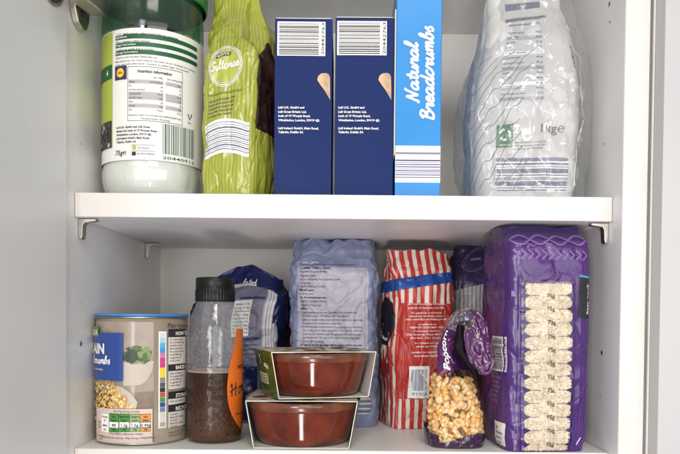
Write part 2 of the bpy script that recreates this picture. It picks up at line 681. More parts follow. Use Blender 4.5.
def panel(side):
    b = MB()
    if side < 0:
        b.box((XL - TH, YF, BOTC - .02), (XL, YB + .012, TOPC + .02), mel)
    else:
        b.box((XR, YF, BOTC - .02), (XR + TH, YB + .012, TOPC + .02), mel)
    o = b.build('side_panel', cup, bevel=0.0006)
    b = MB()
    xa_, xb_ = (XL - TH, XL) if side < 0 else (XR, XR + TH)
    b.box((xa_ + .0001, YF - .0009, BOTC - .0195), (xb_ - .0001, YF - .0001, TOPC + .0195), edge)
    b.build('edging', o, bevel=0.0003)
    X = XL if side < 0 else XR
    pts = ([(81, 144, 1.1), (81.3, 303, .9), (80.8, 344, 2.0)] if side < 0 else
           [(609.5, 4, 1.8), (610, 22, 1.6), (604, 144, 1.2), (602.5, 309, 1), (602, 353, 1.8), (600.5, 397, 1.2)])
    for px, py, r in pts:
        d = ray(px, py)
        t = (X - EYE.x) / d.x
        p = EYE + d * t
        sgn = -side
        def S(u, z, off=0.0, p=p): return Vector((X + sgn * off, p.y + u * sgn * -1, z))
        h = MB()
        h.disc(S, 0, p.z, .0012 * r, .0012 * r, steel if r > 1.7 else mel, .0003, 16, inner=.62)
        h.disc(S, 0, p.z, .0012 * r * .62, .0012 * r * .62, hole, .0002, 16)
        h.build('peg_hole', o, smooth=False)
    return o


pl, pr = panel(-1), panel(1)
board('back_panel', (XL - .004, YB, BOTC), (XR + .004, YB + .006, TOPC), backm)
G = 0.0006


def shelf(name, z0, z1, yf=0.0):
    b = MB()
    b.box((XL + G, yf + .0008, z0), (XR - G, YB - .001, z1), mel)
    o = b.build(name, cup, bevel=0.0005)
    e = MB()
    e.box((XL + G, yf, z0 + .0002), (XR - G, yf + .0007, z1 - .0002), edge)
    e.build('edging', o, bevel=0.0002)
    return o


shelf('shelf', ZS0, ZS1)
shelf('shelf', ZU0, ZU0 + .021, yf=0.03)
shelf('base_board', BOTC, ZB1)
board('top_board', (XL + G, 0.0, TOPC - .018), (XR - G, YB - .001, TOPC), mel)
# dark joint line where the base meets the side panels
# shelf pins: an L of nickel, one leg in the panel, one flat under the shelf
for sd, Y, sc_ in ((-1, .012, 1.0), (1, .012, 1.0), (-1, .215, 1.0), (1, .215, 1.0)):
    X = XL if sd < 0 else XR
    s_ = -sd
    b = MB()
    def P(x, z): return (X + s_ * x, z)
    prof = [(0, 0), (.0150, 0), (.0157, -.0010), (.0150, -.0019), (.0054, -.0036), (.0042, -.0060), (.0037, -.0150), (.0028, -.0176),
            (.0013, -.0176), (.0005, -.0150)]
    y0, y1 = Y - .0045, Y + .0045
    k = len(b.v)
    n = len(prof)
    for y in (y0, y1):
        for x, z in prof:
            b.v.append((X + s_ * (x + .0002), y, ZS0 - .0006 + z))
    b.face([k + i for i in range(n)], steel); b.face([k + n + i for i in reversed(range(n))], steel)
    for i in range(n):
        j = (i + 1) % n
        b.face((k + i, k + n + i, k + n + j, k + j), steel)
    o = b.build('shelf_support', cup, bevel=0.0008, recalc=True)

# concealed hinge on the left panel: mounting plate, arm and the cup link reaching out to the door
hz = U(90, 10, 0.02).z
hg = MB()
def plate_pts(px, py):
    d = ray(px, py); t = (XL - EYE.x) / d.x; return EYE + d * t
pa, pb = plate_pts(75, 4), plate_pts(88, 33)
yc = .012; zt = ZU0 - .012
b = MB()
# winged mounting plate, lower wing tapering to a rounded end
prof = [(-.011, 0), (-.011, -.030), (-.006, -.040), (.001, -.043), (.008, -.040), (.012, -.030), (.012, 0)]
zc, yc = .2865, .003
k = len(b.v); n = len(prof)
for x in (XL + .0003, XL + .006):
    for y, z in prof:
        b.v.append((x, yc + y * 1.35, zc + z))
b.face([k + i for i in range(n)], steel); b.face([k + n + i for i in reversed(range(n))], steel)
for i in range(n):
    j = (i + 1) % n
    b.face((k + i, k + j, k + n + j, k + n + i), steel)
hinge = b.build('hinge', cup, bevel=0.0012, recalc=True)
b = MB()
def SX(u, z, o=0.0): return Vector((XL + .0061 + o, yc + u, z))
b.disc(SX, 0, zc - .028, .0042, .0042, hole, .0003, 20, inner=.72)
b.disc(SX, 0, zc - .028, .003, .003, steel, .0005, 20)
b.rect(SX, -.0022, zc - .0285, .0022, zc - .0275, hole, .0009)
b.rect(SX, -.0005, zc - .0302, .0005, zc - .0258, hole, .0011)
b.build('screw', hinge, smooth=False)
b = MB()
# arm: a folded channel running back along the panel, rounded rear end, tilted a little
armz = .2665
def armsec(y, z, w, h):
    return [(XL + .0105, y, z - h / 2), (XL + .0105 + w, y, z - h / 2), (XL + .0105 + w, y, z + h / 2), (XL + .0105, y, z + h / 2)]
secs = [(-.070, armz - .011, .015, .020), (-.04, armz - .006, .015, .021), (-.010, armz - .001, .015, .021), (.006, armz, .0145, .019), (.013, armz + .0005, .012, .012), (.016, armz + .0005, .009, .006)]
k = len(b.v)
for s_ in secs:
    b.v.extend(armsec(*s_))
for i in range(len(secs) - 1):
    for j in range(4):
        a0_, a1_ = k + i * 4 + j, k + i * 4 + (j + 1) % 4
        b.face((a0_, a1_, a1_ + 4, a0_ + 4), steel)
b.face([k, k + 1, k + 2, k + 3], steel); b.face([k + (len(secs) - 1) * 4 + i for i in (3, 2, 1, 0)], steel)
b.build('hinge_arm', hinge, bevel=0.0015, recalc=True)

# the door of this cupboard, swung open past a right angle, its hinge edge just in front of the left panel
pd = U(66.9, 220, YF - .003)
dw, dt = .497, .0185
ang = math.radians(97)
M = Matrix.Translation((pd.x, pd.y, 0)) @ Matrix.Rotation(ang, 4, 'Z')
b = MB()
# local x runs from the hinge edge outward, local y 0..-dt is the outer skin
M = Matrix(((-math.sin(math.radians(7)), -math.cos(math.radians(7)), 0, pd.x), (-math.cos(math.radians(7)), math.sin(math.radians(7)), 0, pd.y), (0, 0, 1, 0), (0, 0, 0, 1)))
b.box((0, 0, BOTC - .035), (dw, dt, TOPC + .035), doorm, M)
door = b.build('door', cup, bevel=0.0007, recalc=True)
b = MB()
cz = U(61, 2, YF - .02).z + .0135
def SD(u, z, o=0.0): return M @ Vector((u, -o, z))
b.disc(SD, .0235, cz, .0185, .0185, steel, .0006, 32)
b.disc(SD, .0235, cz, .014, .014, hole, .0011, 32)
b.disc(SD, .0235, cz, .0158, .0158, hole, .0011, 32, inner=.93)
b.build('hinge_cup', door, smooth=False)

# the closed door of the cupboard next to it
XN = U(650.5, 220, YF).x
nx_ = thing('neighbouring_cupboard', 'next cupboard at the right edge, its pale grey door shut', 'cupboard', (XN + .15, .1, BOTC - .035))
nb = MB()
nb.box((XN, YF - .0205, BOTC - .035), (XN + .30, YF - .0015, TOPC + .035), mat('grey_front', (0.50, 0.505, 0.505, 1), 0.34, bump=0.02, bscale=600, var=0.03, vscale=9))
nb.build('door', nx_, bevel=0.0009)
b = MB()
b.box((XN - .0016, YF - .0035, BOTC - .03), (XN - .0001, YF - .0007, TOPC + .03), edge)
b.build('edging_strip', nx_, bevel=0.0004)
b = MB()
b.box((XN + .0002, YF - .0011, BOTC - .02), (XN + .28, YB, TOPC + .02), mel)
b.build('carcass', nx_, bevel=0.0006)
# ------------------------------------------------------------------ printing inks and papers
ink = mat('black_ink', (0.02, 0.02, 0.022, 1), 0.5)
ink_soft = mat('grey_ink', (0.10, 0.10, 0.11, 1), 0.5)
white_ink = mat('white_ink', (0.82, 0.82, 0.80, 1), 0.45)
paper = mat('label_paper', (0.80, 0.79, 0.76, 1), 0.42, var=0.02, vscale=50)
grey_ink = mat('table_grey', (0.42, 0.42, 0.42, 1), 0.5)
green_ink = mat('green_ink', (0.012, 0.10, 0.035, 1), 0.45)
lime_ink = mat('lime_ink', (0.40, 0.48, 0.07, 1), 0.45)
navy_ink = mat('navy_ink', (0.02, 0.03, 0.11, 1), 0.45)
slate_ink = mat('slate_ink', (0.12, 0.14, 0.22, 1), 0.45)
logo_yellow = mat('logo_yellow', (0.85, 0.62, 0.02, 1), 0.45)
logo_blue = mat('logo_blue', (0.03, 0.04, 0.13, 1), 0.45)
red_ink = mat('red_ink', (0.55, 0.02, 0.02, 1), 0.45)
clear = film('clear_film', gloss=0.07, rough=0.09, bump=0.5, bscale=55)

# ------------------------------------------------------------------ 1. jar of sweetener
JX, JY, JR = -0.1808, 0.0555, 0.0455
def J(px, py, r=JR): return hit_cyl(px, py, JX, JY, r)
JS = cyl(JX, JY, JR)
zl0, zl1 = J(150, 160)[1], J(130, 28)[1]
jar = thing('sweetener_jar', 'clear jar of white sweetener with a green lid and green barred nutrition label', 'jar', (JX, JY, ZS1))
clearjar = film('jar_plastic', tint=(0.97, 0.985, 0.975, 1), gloss=0.11, rough=0.05, bump=0.08, bscale=30)
tintjar = film('jar_plastic_lid_cast', tint=(0.26, 0.58, 0.34, 1), gloss=0.05, rough=0.13, bump=0.10, bscale=30, haze=.16, hazecol=(.12, .24, .16, 1))  # clear plastic; the lid's green cast and a lightening haze are coloured in
powder = mat('sweetener_powder', (0.74, 0.75, 0.71, 1), 0.30, var=0.04, vscale=40, coat=0.6)
lidm = mat('green_plastic', (0.012, 0.19, 0.045, 1), 0.28, bump=0.03, bscale=250, var=0.04)
lz = J(150, 1)[1] + .011
b = MB()
b.lathe((JX, JY), [(.036, ZS1 + .0006), (.0405, ZS1 + .0025), (.0440, ZS1 + .008), (.0458, ZS1 + .016), (.0462, zl0 - .008), (.0458, zl0 - .003), (.0450, zl0 - .0015),
                   (.0450, zl1 + .001), (.0456, zl1 + .0025), (.0458, zl1 + .010), (.0456, zl1 + .020), (.0450, zl1 + .028), (.0448, lz + .012)], lambda j: clearjar if j < 8 else tintjar, 96,
        ridges=lambda j, i, r: r - (.0007 if j < 5 and (i % 16) in (0, 1) else 0))
b.build('jar_body', jar)
b = MB()
b.lathe((JX, JY), [(.034, ZS1 + .002), (.0395, ZS1 + .004), (.0432, ZS1 + .009), (.0450, ZS1 + .017), (.0454, zl0 - .009), (.0442, zl0), (.0440, zl0 + .085), (.02, zl0 + .094), (0.0005, zl0 + .095)], powder, 96,
        ridges=lambda j, i, r: r - (.0006 if j < 5 and (i % 16) in (0, 1) else 0))
b.build('sweetener_powder', jar)
b = MB()
def rdg(j, i, r): return r + (.0004 if (i % 2) else 0)
b.lathe((JX, JY), [(.0478, lz), (.0488, lz + .0012), (.0490, lz + .004), (.0490, lz + .022), (.0475, lz + .025), (.0005, lz + .026)], lidm, 160, ridges=rdg)
b.lathe((JX, JY), [(.0470, lz + .0205), (.0470, lz + .0004), (.0478, lz)], lidm, 160)
b.build('lid', jar)
b = MB()
b.grid(JS, -JR * 1.9, JR * 1.75, 70, zl0, zl1, 20, paper, .0003)
L = lambda px, py: J(px, py)
def jt(s, x0, y0, x1, y1, m=ink_soft, h=.0017, **k):
    p, q = J(x0, y0), J(x1, y1); text(b, JS, s, p[0], p[1], m, h=h, x1=q[0], z1=q[1], **k)
lime_u0, lime_u1 = -JR * 1.55, J(113, 100)[0]
def zz(py, px=140): return J(px, py)[1]
b.rect(JS, lime_u0, zl0 + .012, lime_u1, zl1 - .001, lime_ink, .0005)
b.rect(JS, lime_u0, zz(80, 109), lime_u1 - .0005, zz(66, 109), green_ink, .0008)
p = J(108, 78); text(b, JS, '4', p[0] - .001, p[1] + .001, white_ink, h=.005, off=.0011)
# dark fruit picture low on the lime strip
rnd = random.Random(3)
berry = [mat('berry_%s' % n, c, .3) for n, c in (('dark', (.03, .03, .035, 1)), ('pale', (.35, .36, .36, 1)), ('mid', (.10, .10, .11, 1)))]
b.rect(JS, lime_u0, zz(149, 108), lime_u1 - .001, zz(122, 108), berry[0], .0007)
for _ in range(40):
    b.disc(JS, rnd.uniform(lime_u0 + .002, lime_u1 - .003), rnd.uniform(zz(147, 108), zz(124, 108)), rnd.uniform(.001, .0025), rnd.uniform(.001, .0025), rnd.choice(berry), .0009 + rnd.random() * .0003, 10)
# green bars with white words, lines between
for y0, y1, wds, ln in ((36.5, 50, 'Ingredients', 'Fillers, sweetener: sodium saccharin'), (44.5, 57.5, 'Usage Instructions', 'Sprinkle over cereals, fruit or in drinks'), (52, 65, 'Storage Instructions', 'Store in a cool, dry place. Reseal after use')):
    pa = J(116, y0 + 2.2); pb_ = J(196, y1)
    z_ = (pa[1] + pb_[1]) / 2
    b.rect(JS, pa[0], z_ - .0019, pb_[0], z_ + .0019, green_ink, .0005)
    b.disc(JS, pb_[0], z_, .0012, .0019, green_ink, .00052, 14)
    text(b, JS, wds, pa[0] + .0008, z_ - .0008, white_ink, h=.0019, off=.0009)
    text(b, JS, ln, pa[0] + .0008, z_ - .0048, ink_soft, h=.0016, off=.0007)
pa = J(124, 34); text(b, JS, 'Multi-purpose, sodium based table top sweetener', pa[0], zl1 - .0058, ink, h=.0017, x1=J(178, 38)[0], off=.0007, bold=.02)
b.rect(JS, J(117.5, 34)[0], zl1 - .006, J(122, 34)[0], zl1 - .0042, grey_ink, .0006)
zb = (J(116, 55)[1] + J(196, 65)[1]) / 2
for k, s in enumerate(('Manufacturer: for best before see base of jar. Suitable for cooking', 'when used with other foods. Contains no added sugar. One spoonful')):
    text(b, JS, s, J(116, 60)[0], zb - .0075 - k * .0029, ink_soft, h=.0014, x1=J(194 - 6 * k, 70)[0], off=.0006)
# retailer square
p = J(115.5, 80); q = J(127, 66)
b.rect(JS, p[0], zz(80, 121), q[0], zz(66, 121), logo_blue, .0006)
cx_, cz_ = (p[0] + q[0]) / 2, zz(73, 121)
b.disc(JS, cx_, cz_, .0042, .0044, red_ink, .0008)
b.disc(JS, cx_, cz_, .0037, .0039, logo_yellow, .0010)
text(b, JS, 'LIDL', cx_, cz_ - .0009, logo_blue, h=.0019, off=.0013, anchor='c', bold=.03)
# nutrition table
u0, u1 = J(128, 90)[0], J(182, 90)[0]
zt, zbm = zz(67, 150), zz(121, 150)
for za in (zt, zbm):
    b.rect(JS, u0, za - .0002, u1, za + .0002, ink_soft, .0006)
for ua in (u0, u1):
    b.rect(JS, ua - .0002, zbm, ua + .0002, zt, ink_soft, .0006)
text(b, JS, 'Nutrition Information', u0 + .009, zt - .0052, ink, h=.0026, x1=u0 + .038, off=.0007, bold=.03)
rows = ['Energy', 'Fat', 'of which saturates', 'Carbohydrate', 'of which sugars', 'Fibre', 'Protein', 'Salt']
rh = (zt - .011 - zbm - .008) / len(rows)
text(b, JS, 'per 100g', u0 + .0225, zt - .0094, ink_soft, h=.0015, off=.0007)
text(b, JS, 'per serving (0.5g)', u0 + .034, zt - .0094, ink_soft, h=.0015, off=.0007)
vals = ['1641kJ/386kcal', '0g', '0g', '95.7g', '4.9g', '0g', '0.8g', '<0.01g']
for k, s in enumerate(rows):
    za = zt - .011 - (k + 1) * rh
    if k in (0, 3, 4, 6):
        b.rect(JS, u0 + .0008, za, u0 + .0305, za + rh * .93, grey_ink, .0005)
        b.rect(JS, u0 + .0325, za, u1 - .0008, za + rh * .93, grey_ink, .0005)
    text(b, JS, s, u0 + .0012, za + rh * .25, ink_soft, h=.0014, off=.0007)
    text(b, JS, vals[k], u0 + .0300, za + rh * .25, ink_soft, h=.0014, off=.0007, anchor='r')
    text(b, JS, vals[k][-5:], u1 - .0012, za + rh * .25, ink_soft, h=.0014, off=.0007, anchor='r')
text(b, JS, 'Reference intake of an average adult (8400 kJ/2000 kcal).', u0 + .001, zbm + .0042, ink_soft, h=.0014, x1=u1 - .001, off=.0007)
text(b, JS, 'This pack contains 150 servings', u0 + .012, zbm + .0012, ink_soft, h=.0014, x1=u1 - .012, off=.0007)
for k, s in enumerate(('Lidl U.K. GmbH and Lidl Great', 'Britain Ltd, both of 19 Worple Road,', 'Wimbledon, London, SW19 4JS.', 'Lidl Ireland GmbH, Main Road,', 'Tallaght, Dublin 24.')):
    p = J(117, 128 + k * 3.6); text(b, JS, s, p[0], zbm - .0062 - k * .0032, ink, h=.0018, off=.0007, bold=.03)
text(b, JS, '75g\u212e', J(116, 150)[0], zl0 + .0045, ink, h=.0042, shear=.2, off=.0007)
uu = J(130, 145)[0]
b.disc(JS, uu + .004, zl0 + .0105, .0019, .0019, lime_ink, .0007, 16)
b.rect(JS, uu + .001, zl0 + .0075, uu + .022, zl0 + .0078, ink_soft, .0007); b.rect(JS, uu + .001, zl0 + .0125, uu + .022, zl0 + .0128, ink_soft, .0007)
text(b, JS, 'Lid: Recycle', uu + .007, zl0 + .0095, ink_soft, h=.0015, off=.0007)
b.rect(JS, uu + .002, zl0 + .0035, uu + .0055, zl0 + .0068, ink, .0007)
text(b, JS, 'Jar: Don\'t Recycle', uu + .0065, zl0 + .0046, ink, h=.0015, off=.0007)
p0, p1 = J(161.5, 155), J(194, 125)
barcode(b, JS, p0[0], zl0 + .001, p1[0], zz(125, 175), green_ink, paper, True, 4, .0005, '20440912', pad=.02)
uv_, vz = J(189, 118)[0], zz(116, 185)
b.ribbon(JS, [(uv_ - .002, vz + .0022), (uv_, vz - .0025), (uv_ + .003, vz + .0030)], .0012, green_ink, .0007)
text(b, JS, 'Vegan', uv_ - .0025, vz - .0058, green_ink, h=.0013, off=.0007)
b.build('label', jar)

# ------------------------------------------------------------------ 2. bag of sultanas
yS = 0.012
xa, xb = U(195.5, 190, yS).x, U(254, 190, yS).x
cxS, WS = (xa + xb) / 2, xb - xa
HS = U(230, -18, yS + .02).z - ZS1 - .001
limeb = stripes('sultana_wrap', (0.275, 0.30, 0.030, 1), (0.37, 0.39, 0.060, 1), .0034, .45, .30, 'X', wob=.0012, bump=.25, bscale=120, coat=.5, soft=.12)
limew = mat('lime_pale', (0.40, 0.44, 0.075, 1), .35)
sult = mat('sultana_fruit', (0.035, 0.014, 0.010, 1), .35, bump=1.0, bscale=130, var=.5, vscale=110, coat=.4)
def side_win(u, z):
    v = (z - ZS1) / HS
    if u > WS / 2 + .003 and u < WS / 2 + .066 and .30 < v < .69 + .04 * math.sin(u * 300) and z > ZS1 + .0555 - (u - WS / 2) * .30:
        return sult
    return limeb
SS = bag_surface(cxS, yS, ZS1 + .0008, HS, WS, .078, .007, yaw=-.33,
                 wa=lambda v: 1.0 - .15 * sstep(.74, 1.0, v) - .03 * (1 - sstep(0, .1, v)),
                 da=lambda v: 1.0 - .93 * sstep(.60, 1.0, v) ** .9,
                 dx=lambda v: .004 * v - .0165 * sstep(.60, 1.0, v), dy=lambda v: .002 * v + .002 * sstep(.7, 1, v),
                 bulge=.0025, wr=.0020, wscale=34, aniso=(1.2, .55), seed=3.1,
                 extra=lambda u, v: -.012 * sstep(-.0016, .0022, min(u - .011 - .02 * (v - .70), (v - .70 + (u - .017) * 4.6) * .10)) * (1 if 0 < u < .05 else 0) * (1 - sstep(.026, .05, u)))
sb = thing('sultana_bag', 'lime green bag of sultanas with a round emblem, beside the green lidded jar', 'bag', (cxS, yS + .04, ZS1))
b = MB(); bag_mesh(b, SS, side_win, 240, 180); b.build('wrapper', sb)
b = MB()
def Q(px, py, Y=yS): p = U(px, py, Y); return p.x - cxS, p.z
def ringp(c, rx, rz, w, m, off):
    n = 64
    b.ribbon(SS, [(c[0] + rx * math.cos(2 * PI * i / n), c[1] + rz * math.sin(2 * PI * i / n)) for i in range(n)], w, m, off, closed=True)
# emblem
c = Q(223.5, 66)
b.disc(SS, c[0], c[1], .0137, .0152, limew, .0005, 48)
ringp(c, .0165, .0182, .0006, white_ink, .0007); ringp(c, .0150, .0167, .0008, white_ink, .0008); ringp(c, .0138, .0153, .0003, white_ink, .0009)
b.quad4(SS, Q(212, 58), Q(228.5, 55), Q(228.5, 51.3), Q(212, 54), navy_ink, .0009)
p, q = Q(213, 57), Q(227.5, 54.4); text(b, SS, 'ALESTO', p[0], p[1], white_ink, h=.0019, x1=q[0], z1=q[1], off=.0012, bold=.03)
p, q = Q(207.5, 70.5), Q(239.5, 67.5); script(b, SS, 'Sultanas', p[0], p[1], q[0], q[1], white_ink, .0040, .0010, .12, .0010)
oliv = mat('olive_ink', (.16, .20, .02, 1), .5)
b.quad4(SS, Q(204, 95), Q(243, 93), Q(243, 91), Q(204, 93), oliv, .0005)
for k, s in enumerate(('This fruit is dried naturally. Perfect', 'straight from the pack, in baking', 'or sprinkled over cereals. A great', 'source of fibre. Wash before use', 'as stalks may remain')):
    p, q = Q(204.5, 101.5 + 3.9 * k), Q(236 - (0, 1, 2, 3, 5)[k], 98.7 + 3.9 * k)
    text(b, SS, s, p[0], p[1], ink_soft, h=.0017, x1=q[0], z1=q[1], off=.0007, bold=.03)
b.build('emblem', sb)
b = MB()
# striped white panel, arched on top
def arch(y_, t): return y_ - 5.5 * math.sin(PI * min(1, t * 1.05)) + 2.5 * t * 0
def bandS(y0, y1, m, off, x0=201.5, x1=250):
    def T(u, v, o):
        px = x0 + (x1 - x0) * u
        py = arch(y1 + (y0 - y1) * v, u)
        a = Q(px, py); return SS(a[0], a[1], o)
    b.grid(T, 0, 1, 44, 0, 1, max(1, int(abs(y1 - y0) * .8)), m, off)
bandS(124.5, 158.5, paper, .0005)
for y0, th in ((127.5, .7), (130, .5), (132.3, 1.6), (135.5, .5), (137.5, .8), (139.8, .5), (141.5, 1.1), (144, .5), (145.8, .9), (148, .5), (149.8, 1.4), (152.4, .5), (154.2, .9)):
    bandS(y0, y0 + th, slate_ink, .0008)
b.build('striped_panel', sb); b = MB()
# weight on the gusset
for i in range(1):
    text(b, SS, '500g\u212e', WS / 2 + .042, ZS1 + .020, ink_soft, h=.006, x1=WS / 2 + .042, z1=ZS1 + .040, off=.0008)
b.build('weight_mark', sb)
# folded top leaning back and to the right
hF = U(240, 2, .05).z - U(262, 112, .05).z
zF = U(262, 112, .05).z
cF = U(257, 100, .05).x
SF = bag_surface(cF, .040, zF, hF, U(276, 90, .05).x - U(238, 90, .05).x, .034, .008,
                 wa=lambda v: 1.0 - .45 * sstep(.5, 1, v), da=lambda v: 1 - .75 * sstep(.5, 1, v) - .4 * (1 - sstep(0, .3, v)),
                 dx=lambda v: -.0105 * sstep(.45, 1, v), dy=lambda v: .010 * v, bulge=.004, wr=.0035, wscale=45, aniso=(1, .5), seed=8.2)
b = MB(); bag_mesh(b, SF, limeb, 90, 70); b.build('folded_top', sb)
# loose clear edge along the fold
b = MB()
pts = [(240, 1), (249, 12), (258, 26), (266, 43), (271, 60), (273.5, 80), (274, 100)]
cr = catmull(pts, 6)
k0 = len(b.v)
for px, py in cr:
    p = U(px, py, .052); q = U(px - 2.2, py + 3, .056); b.v.extend([tuple(p), tuple(q)])
for i in range(len(cr) - 1):
    b.face((k0 + 2 * i, k0 + 2 * i + 1, k0 + 2 * i + 3, k0 + 2 * i + 2), film('lime_film', tint=(.75, .78, .45, 1), gloss=.14, rough=.15, bump=.3, bscale=80))
b.build('film_edge', sb)

# ------------------------------------------------------------------ 3. two navy cartons
navy = mat('navy_card', (0.006, 0.020, 0.108, 1), 0.45, bump=0.03, bscale=900, var=0.08, vscale=18, spec=.14)
navyd = mat('navy_card_edge', (0.10, 0.12, 0.26, 1), 0.5)
kraft = mat('raw_card', (0.62, 0.58, 0.52, 1), 0.7)
skin = mat('wood_print', (0.62, 0.40, 0.24, 1), 0.5, var=.3, vscale=120)
skin2 = mat('wood_print_dark', (0.30, 0.17, 0.09, 1), 0.5)


def carton(x0p, x1p, top, bx0, bx1, by0, tx, label, yf, seed, pestle, twist):
    xl, xr = U(x0p, 190, yf).x, U(x1p, 190, yf).x
    zt = U((x0p + x1p) / 2, top, yf).z
    cx = (xl + xr) / 2
    t = thing('food_carton', label, 'box', (cx, yf + .05, ZS1), 'navy blue cartons')
    W, Dp = xr - xl, .105
    cs, sn = math.cos(twist), math.sin(twist)
    def T(x, y, z):
        x -= cx
        return Vector((cx + x * cs - y * sn, yf + x * sn + y * cs, z))
    b = MB()
    k = len(b.v)
    # carton shell with slightly bowed faces
    nx, nz = 10, 24
    def F(u, z, o):
        bow = .0006 * (1 - (2 * (u - cx) / W) ** 2) * math.sin(PI * (z - ZS1) / (zt - ZS1))
        return T(u, -bow - o, z)
    b.grid(F, xl, xr, nx, ZS1 + .0006, zt, nz, navy)
    b.grid(lambda u, z, o: T(xl, Dp - u, z), 0, Dp, 4, ZS1 + .0006, zt, nz, navy)
    b.grid(lambda u, z, o: T(xr, u, z), 0, Dp, 4, ZS1 + .0006, zt, nz, navy)
    b.grid(lambda u, z, o: T(xr - (u - xl), Dp, z), xl, xr, nx, ZS1 + .0006, zt, nz, navy)
    b.grid(lambda u, y, o: T(u, y, zt), xl, xr, 2, 0, Dp, 2, navyd)
    b.grid(lambda u, y, o: T(u, Dp - y, ZS1 + .0006), xl, xr, 2, 0, Dp, 2, navy)
    o = b.build('carton', t, smooth=False)
    md = o.modifiers.new('weld', 'WELD'); md.merge_threshold = .0008
    b2 = MB()
    # top tuck flap: a thin lighter board edge standing proud
    b2.box((xl + .0008, yf + .0002, zt + .0001), (xr - .0008, yf + .010, zt + .0009), kraft)
    b2.build('tuck_flap', t, bevel=.0002)
    b = MB()
    S = F
    def q(px, py): p = U(px, py, yf); return p.x, p.z
    p0, p1 = q(bx0, by0 + 33.8), q(bx1, by0)
    barcode(b, S, p0[0], p0[1], p1[0], p1[1], ink, white_ink, False, seed, .0003, '20442763', pad=.035, dig_side='r', hd=.10)
    b.build('barcode_panel', t, smooth=False); b = MB()
    for s, y, wpx in (('Lidl U.K. GmbH and', 108.6, 26), ('Lidl Great Britain Ltd,', 112.9, 28.2), ('both of 19 Worple Road,', 117.0, 32), ('Wimbledon, London, SW19 4JS.', 121.3, 41.5),
                      ('Lidl Ireland GmbH, Main Road,', 129.3, 40.4), ('Tallaght, Dublin 24.', 133.2, 25.2)):
        p, r = q(tx, y), q(tx + wpx, y)
        text(b, S, s, p[0], p[1], white_ink, h=.0019, x1=r[0], off=.0004, bold=.03)
    pp = [q(pestle + x, y) for x, y in ((0, 80), (1, 76), (4, 73.6), (8, 73), (11.2, 74), (12.6, 77), (12.9, 100), (10.5, 96), (7, 90), (3.5, 85.5))]
    b.poly([S(x, z, .0003) for x, z in pp], skin)
    b.build('printed_label', t, smooth=False)
    return t


carton(274, 331, 18.6, 277.3, 325.5, 21.9, 278.3, 'left one of two identical navy cartons, standing next to the lime green sultana bag', .011, 11, 317.3, .004)
carton(334.2, 392.6, 17.6, 337, 386.9, 21.3, 338.3, 'right one of two identical navy cartons, standing against the bright blue breadcrumbs box', .012, 11, 378.4, -.006)

# ------------------------------------------------------------------ 4. breadcrumbs box
blue = mat('bright_blue_card', (0.012, 0.235, 0.60, 1), 0.32, bump=0.03, bscale=900, var=0.05, vscale=20)
yb = .008
xl, xr = U(394.8, 180, yb).x, U(440.3, 180, yb).x
ztb = U(418, -16, yb).z
cx = (xl + xr) / 2
bb = thing('breadcrumbs_box', 'tall bright blue box lettered Natural Breadcrumbs in white script', 'box', (cx, yb + .05, ZS1))
b = MB()
b.box((xl, yb, ZS1 + .0006), (xr, yb + .12, ztb), blue)
b.build('carton', bb, bevel=.0008)
b = MB()
b.box((xl - .0012, yb - .0002, U(394, 155, yb).z), (xl - .0001, yb + .09, U(394, 9, yb).z), kraft)
b.build('glue_flap', bb, bevel=.0003)
b = MB()
S = plane_front(yb)
def q(px, py): p = U(px, py, yb); return p.x, p.z
for s, x, y0, y1, xh in (('Natural', 418.3, 102.5, 43.5, .0057), ('Breadcrumbs', 433.6, 121, 26.5, .0060)):
    p, r = q(x, y0), q(x - .6, y1)
    script(b, S, s, p[0], p[1], r[0], r[1], white_ink, xh, .0021, .28, .0004)
b.build('lettering', bb, smooth=False); b = MB()
p, r = q(395.3, 182.4), q(440, 146)
b.rect(S, xl + .0002, p[1], xr - .0002, r[1], white_ink, .0002, .05)
purp = mat('violet_ink', (.14, .12, .32, 1), .5)
for y, th, m in ((152.6, .9, navy_ink), (153.9, .5, purp), (159.8, 1.3, navy_ink), (162.2, .5, purp), (164, 1.1, purp), (166.4, 1.2, purp), (169, .5, slate_ink), (170.3, 1.2, slate_ink), (172.7, .7, purp), (174.4, 1.1, purp), (177, .9, slate_ink)):
    b.rect(S, xl + .0004, q(418, y + th)[1], xr - .0004, q(418, y)[1], m, .0004, .05)
b.build('barcode_panel', bb, smooth=False)

# ------------------------------------------------------------------ 5. white packet inside a clear bag
yk = .028
xa, xb = U(474, 150, yk).x, U(579, 150, yk).x
cK, WK = (xa + xb) / 2, xb - xa
HK = U(530, -14, yk).z - ZS1
paperbag = mat('white_paper_packet', (0.56, 0.555, 0.54, 1), 0.5, bump=.25, bscale=90, var=.03, vscale=30)
pk = thing('sugar_packet', 'white paper packet marked 1kg with a green recycling square, inside the clear lined bag', 'packet', (cK, yk + .04, ZS1 + .001))
SK = bag_surface(cK, yk, ZS1 + .0022, HK, WK, .070, .013, wa=lambda v: 1 - .05 * (1 - sstep(0, .12, v)) - .28 * sstep(.45, 1.05, v),
                 da=lambda v: 1 - .80 * sstep(.72, 1.05, v), dx=lambda v: .004 * v, bulge=.003, wr=.0014, wscale=26, seed=5.5)
b = MB(); bag_mesh(b, SK, paperbag, 150, 120); b.build('packet_body', pk)
b = MB()
def Q(px, py, Y=yk): p = U(px, py, Y); return p.x - cK, p.z
pgrey = mat('panel_grey', (.50, .51, .53, 1), .5)
pg2 = mat('panel_grey_dark', (.34, .35, .38, 1), .5)
b.quad4(SK, Q(496, 106), Q(541, 101), Q(544, 21), Q(495, 24), pgrey, .0005)
b.quad4(SK, Q(494, 20), Q(553, 12), Q(553, 9), Q(494, 15.5), slate_ink, .0008)
b.quad4(SK, Q(494, 3), Q(549, -2), Q(549, -10), Q(494, -6), slate_ink, .0008)
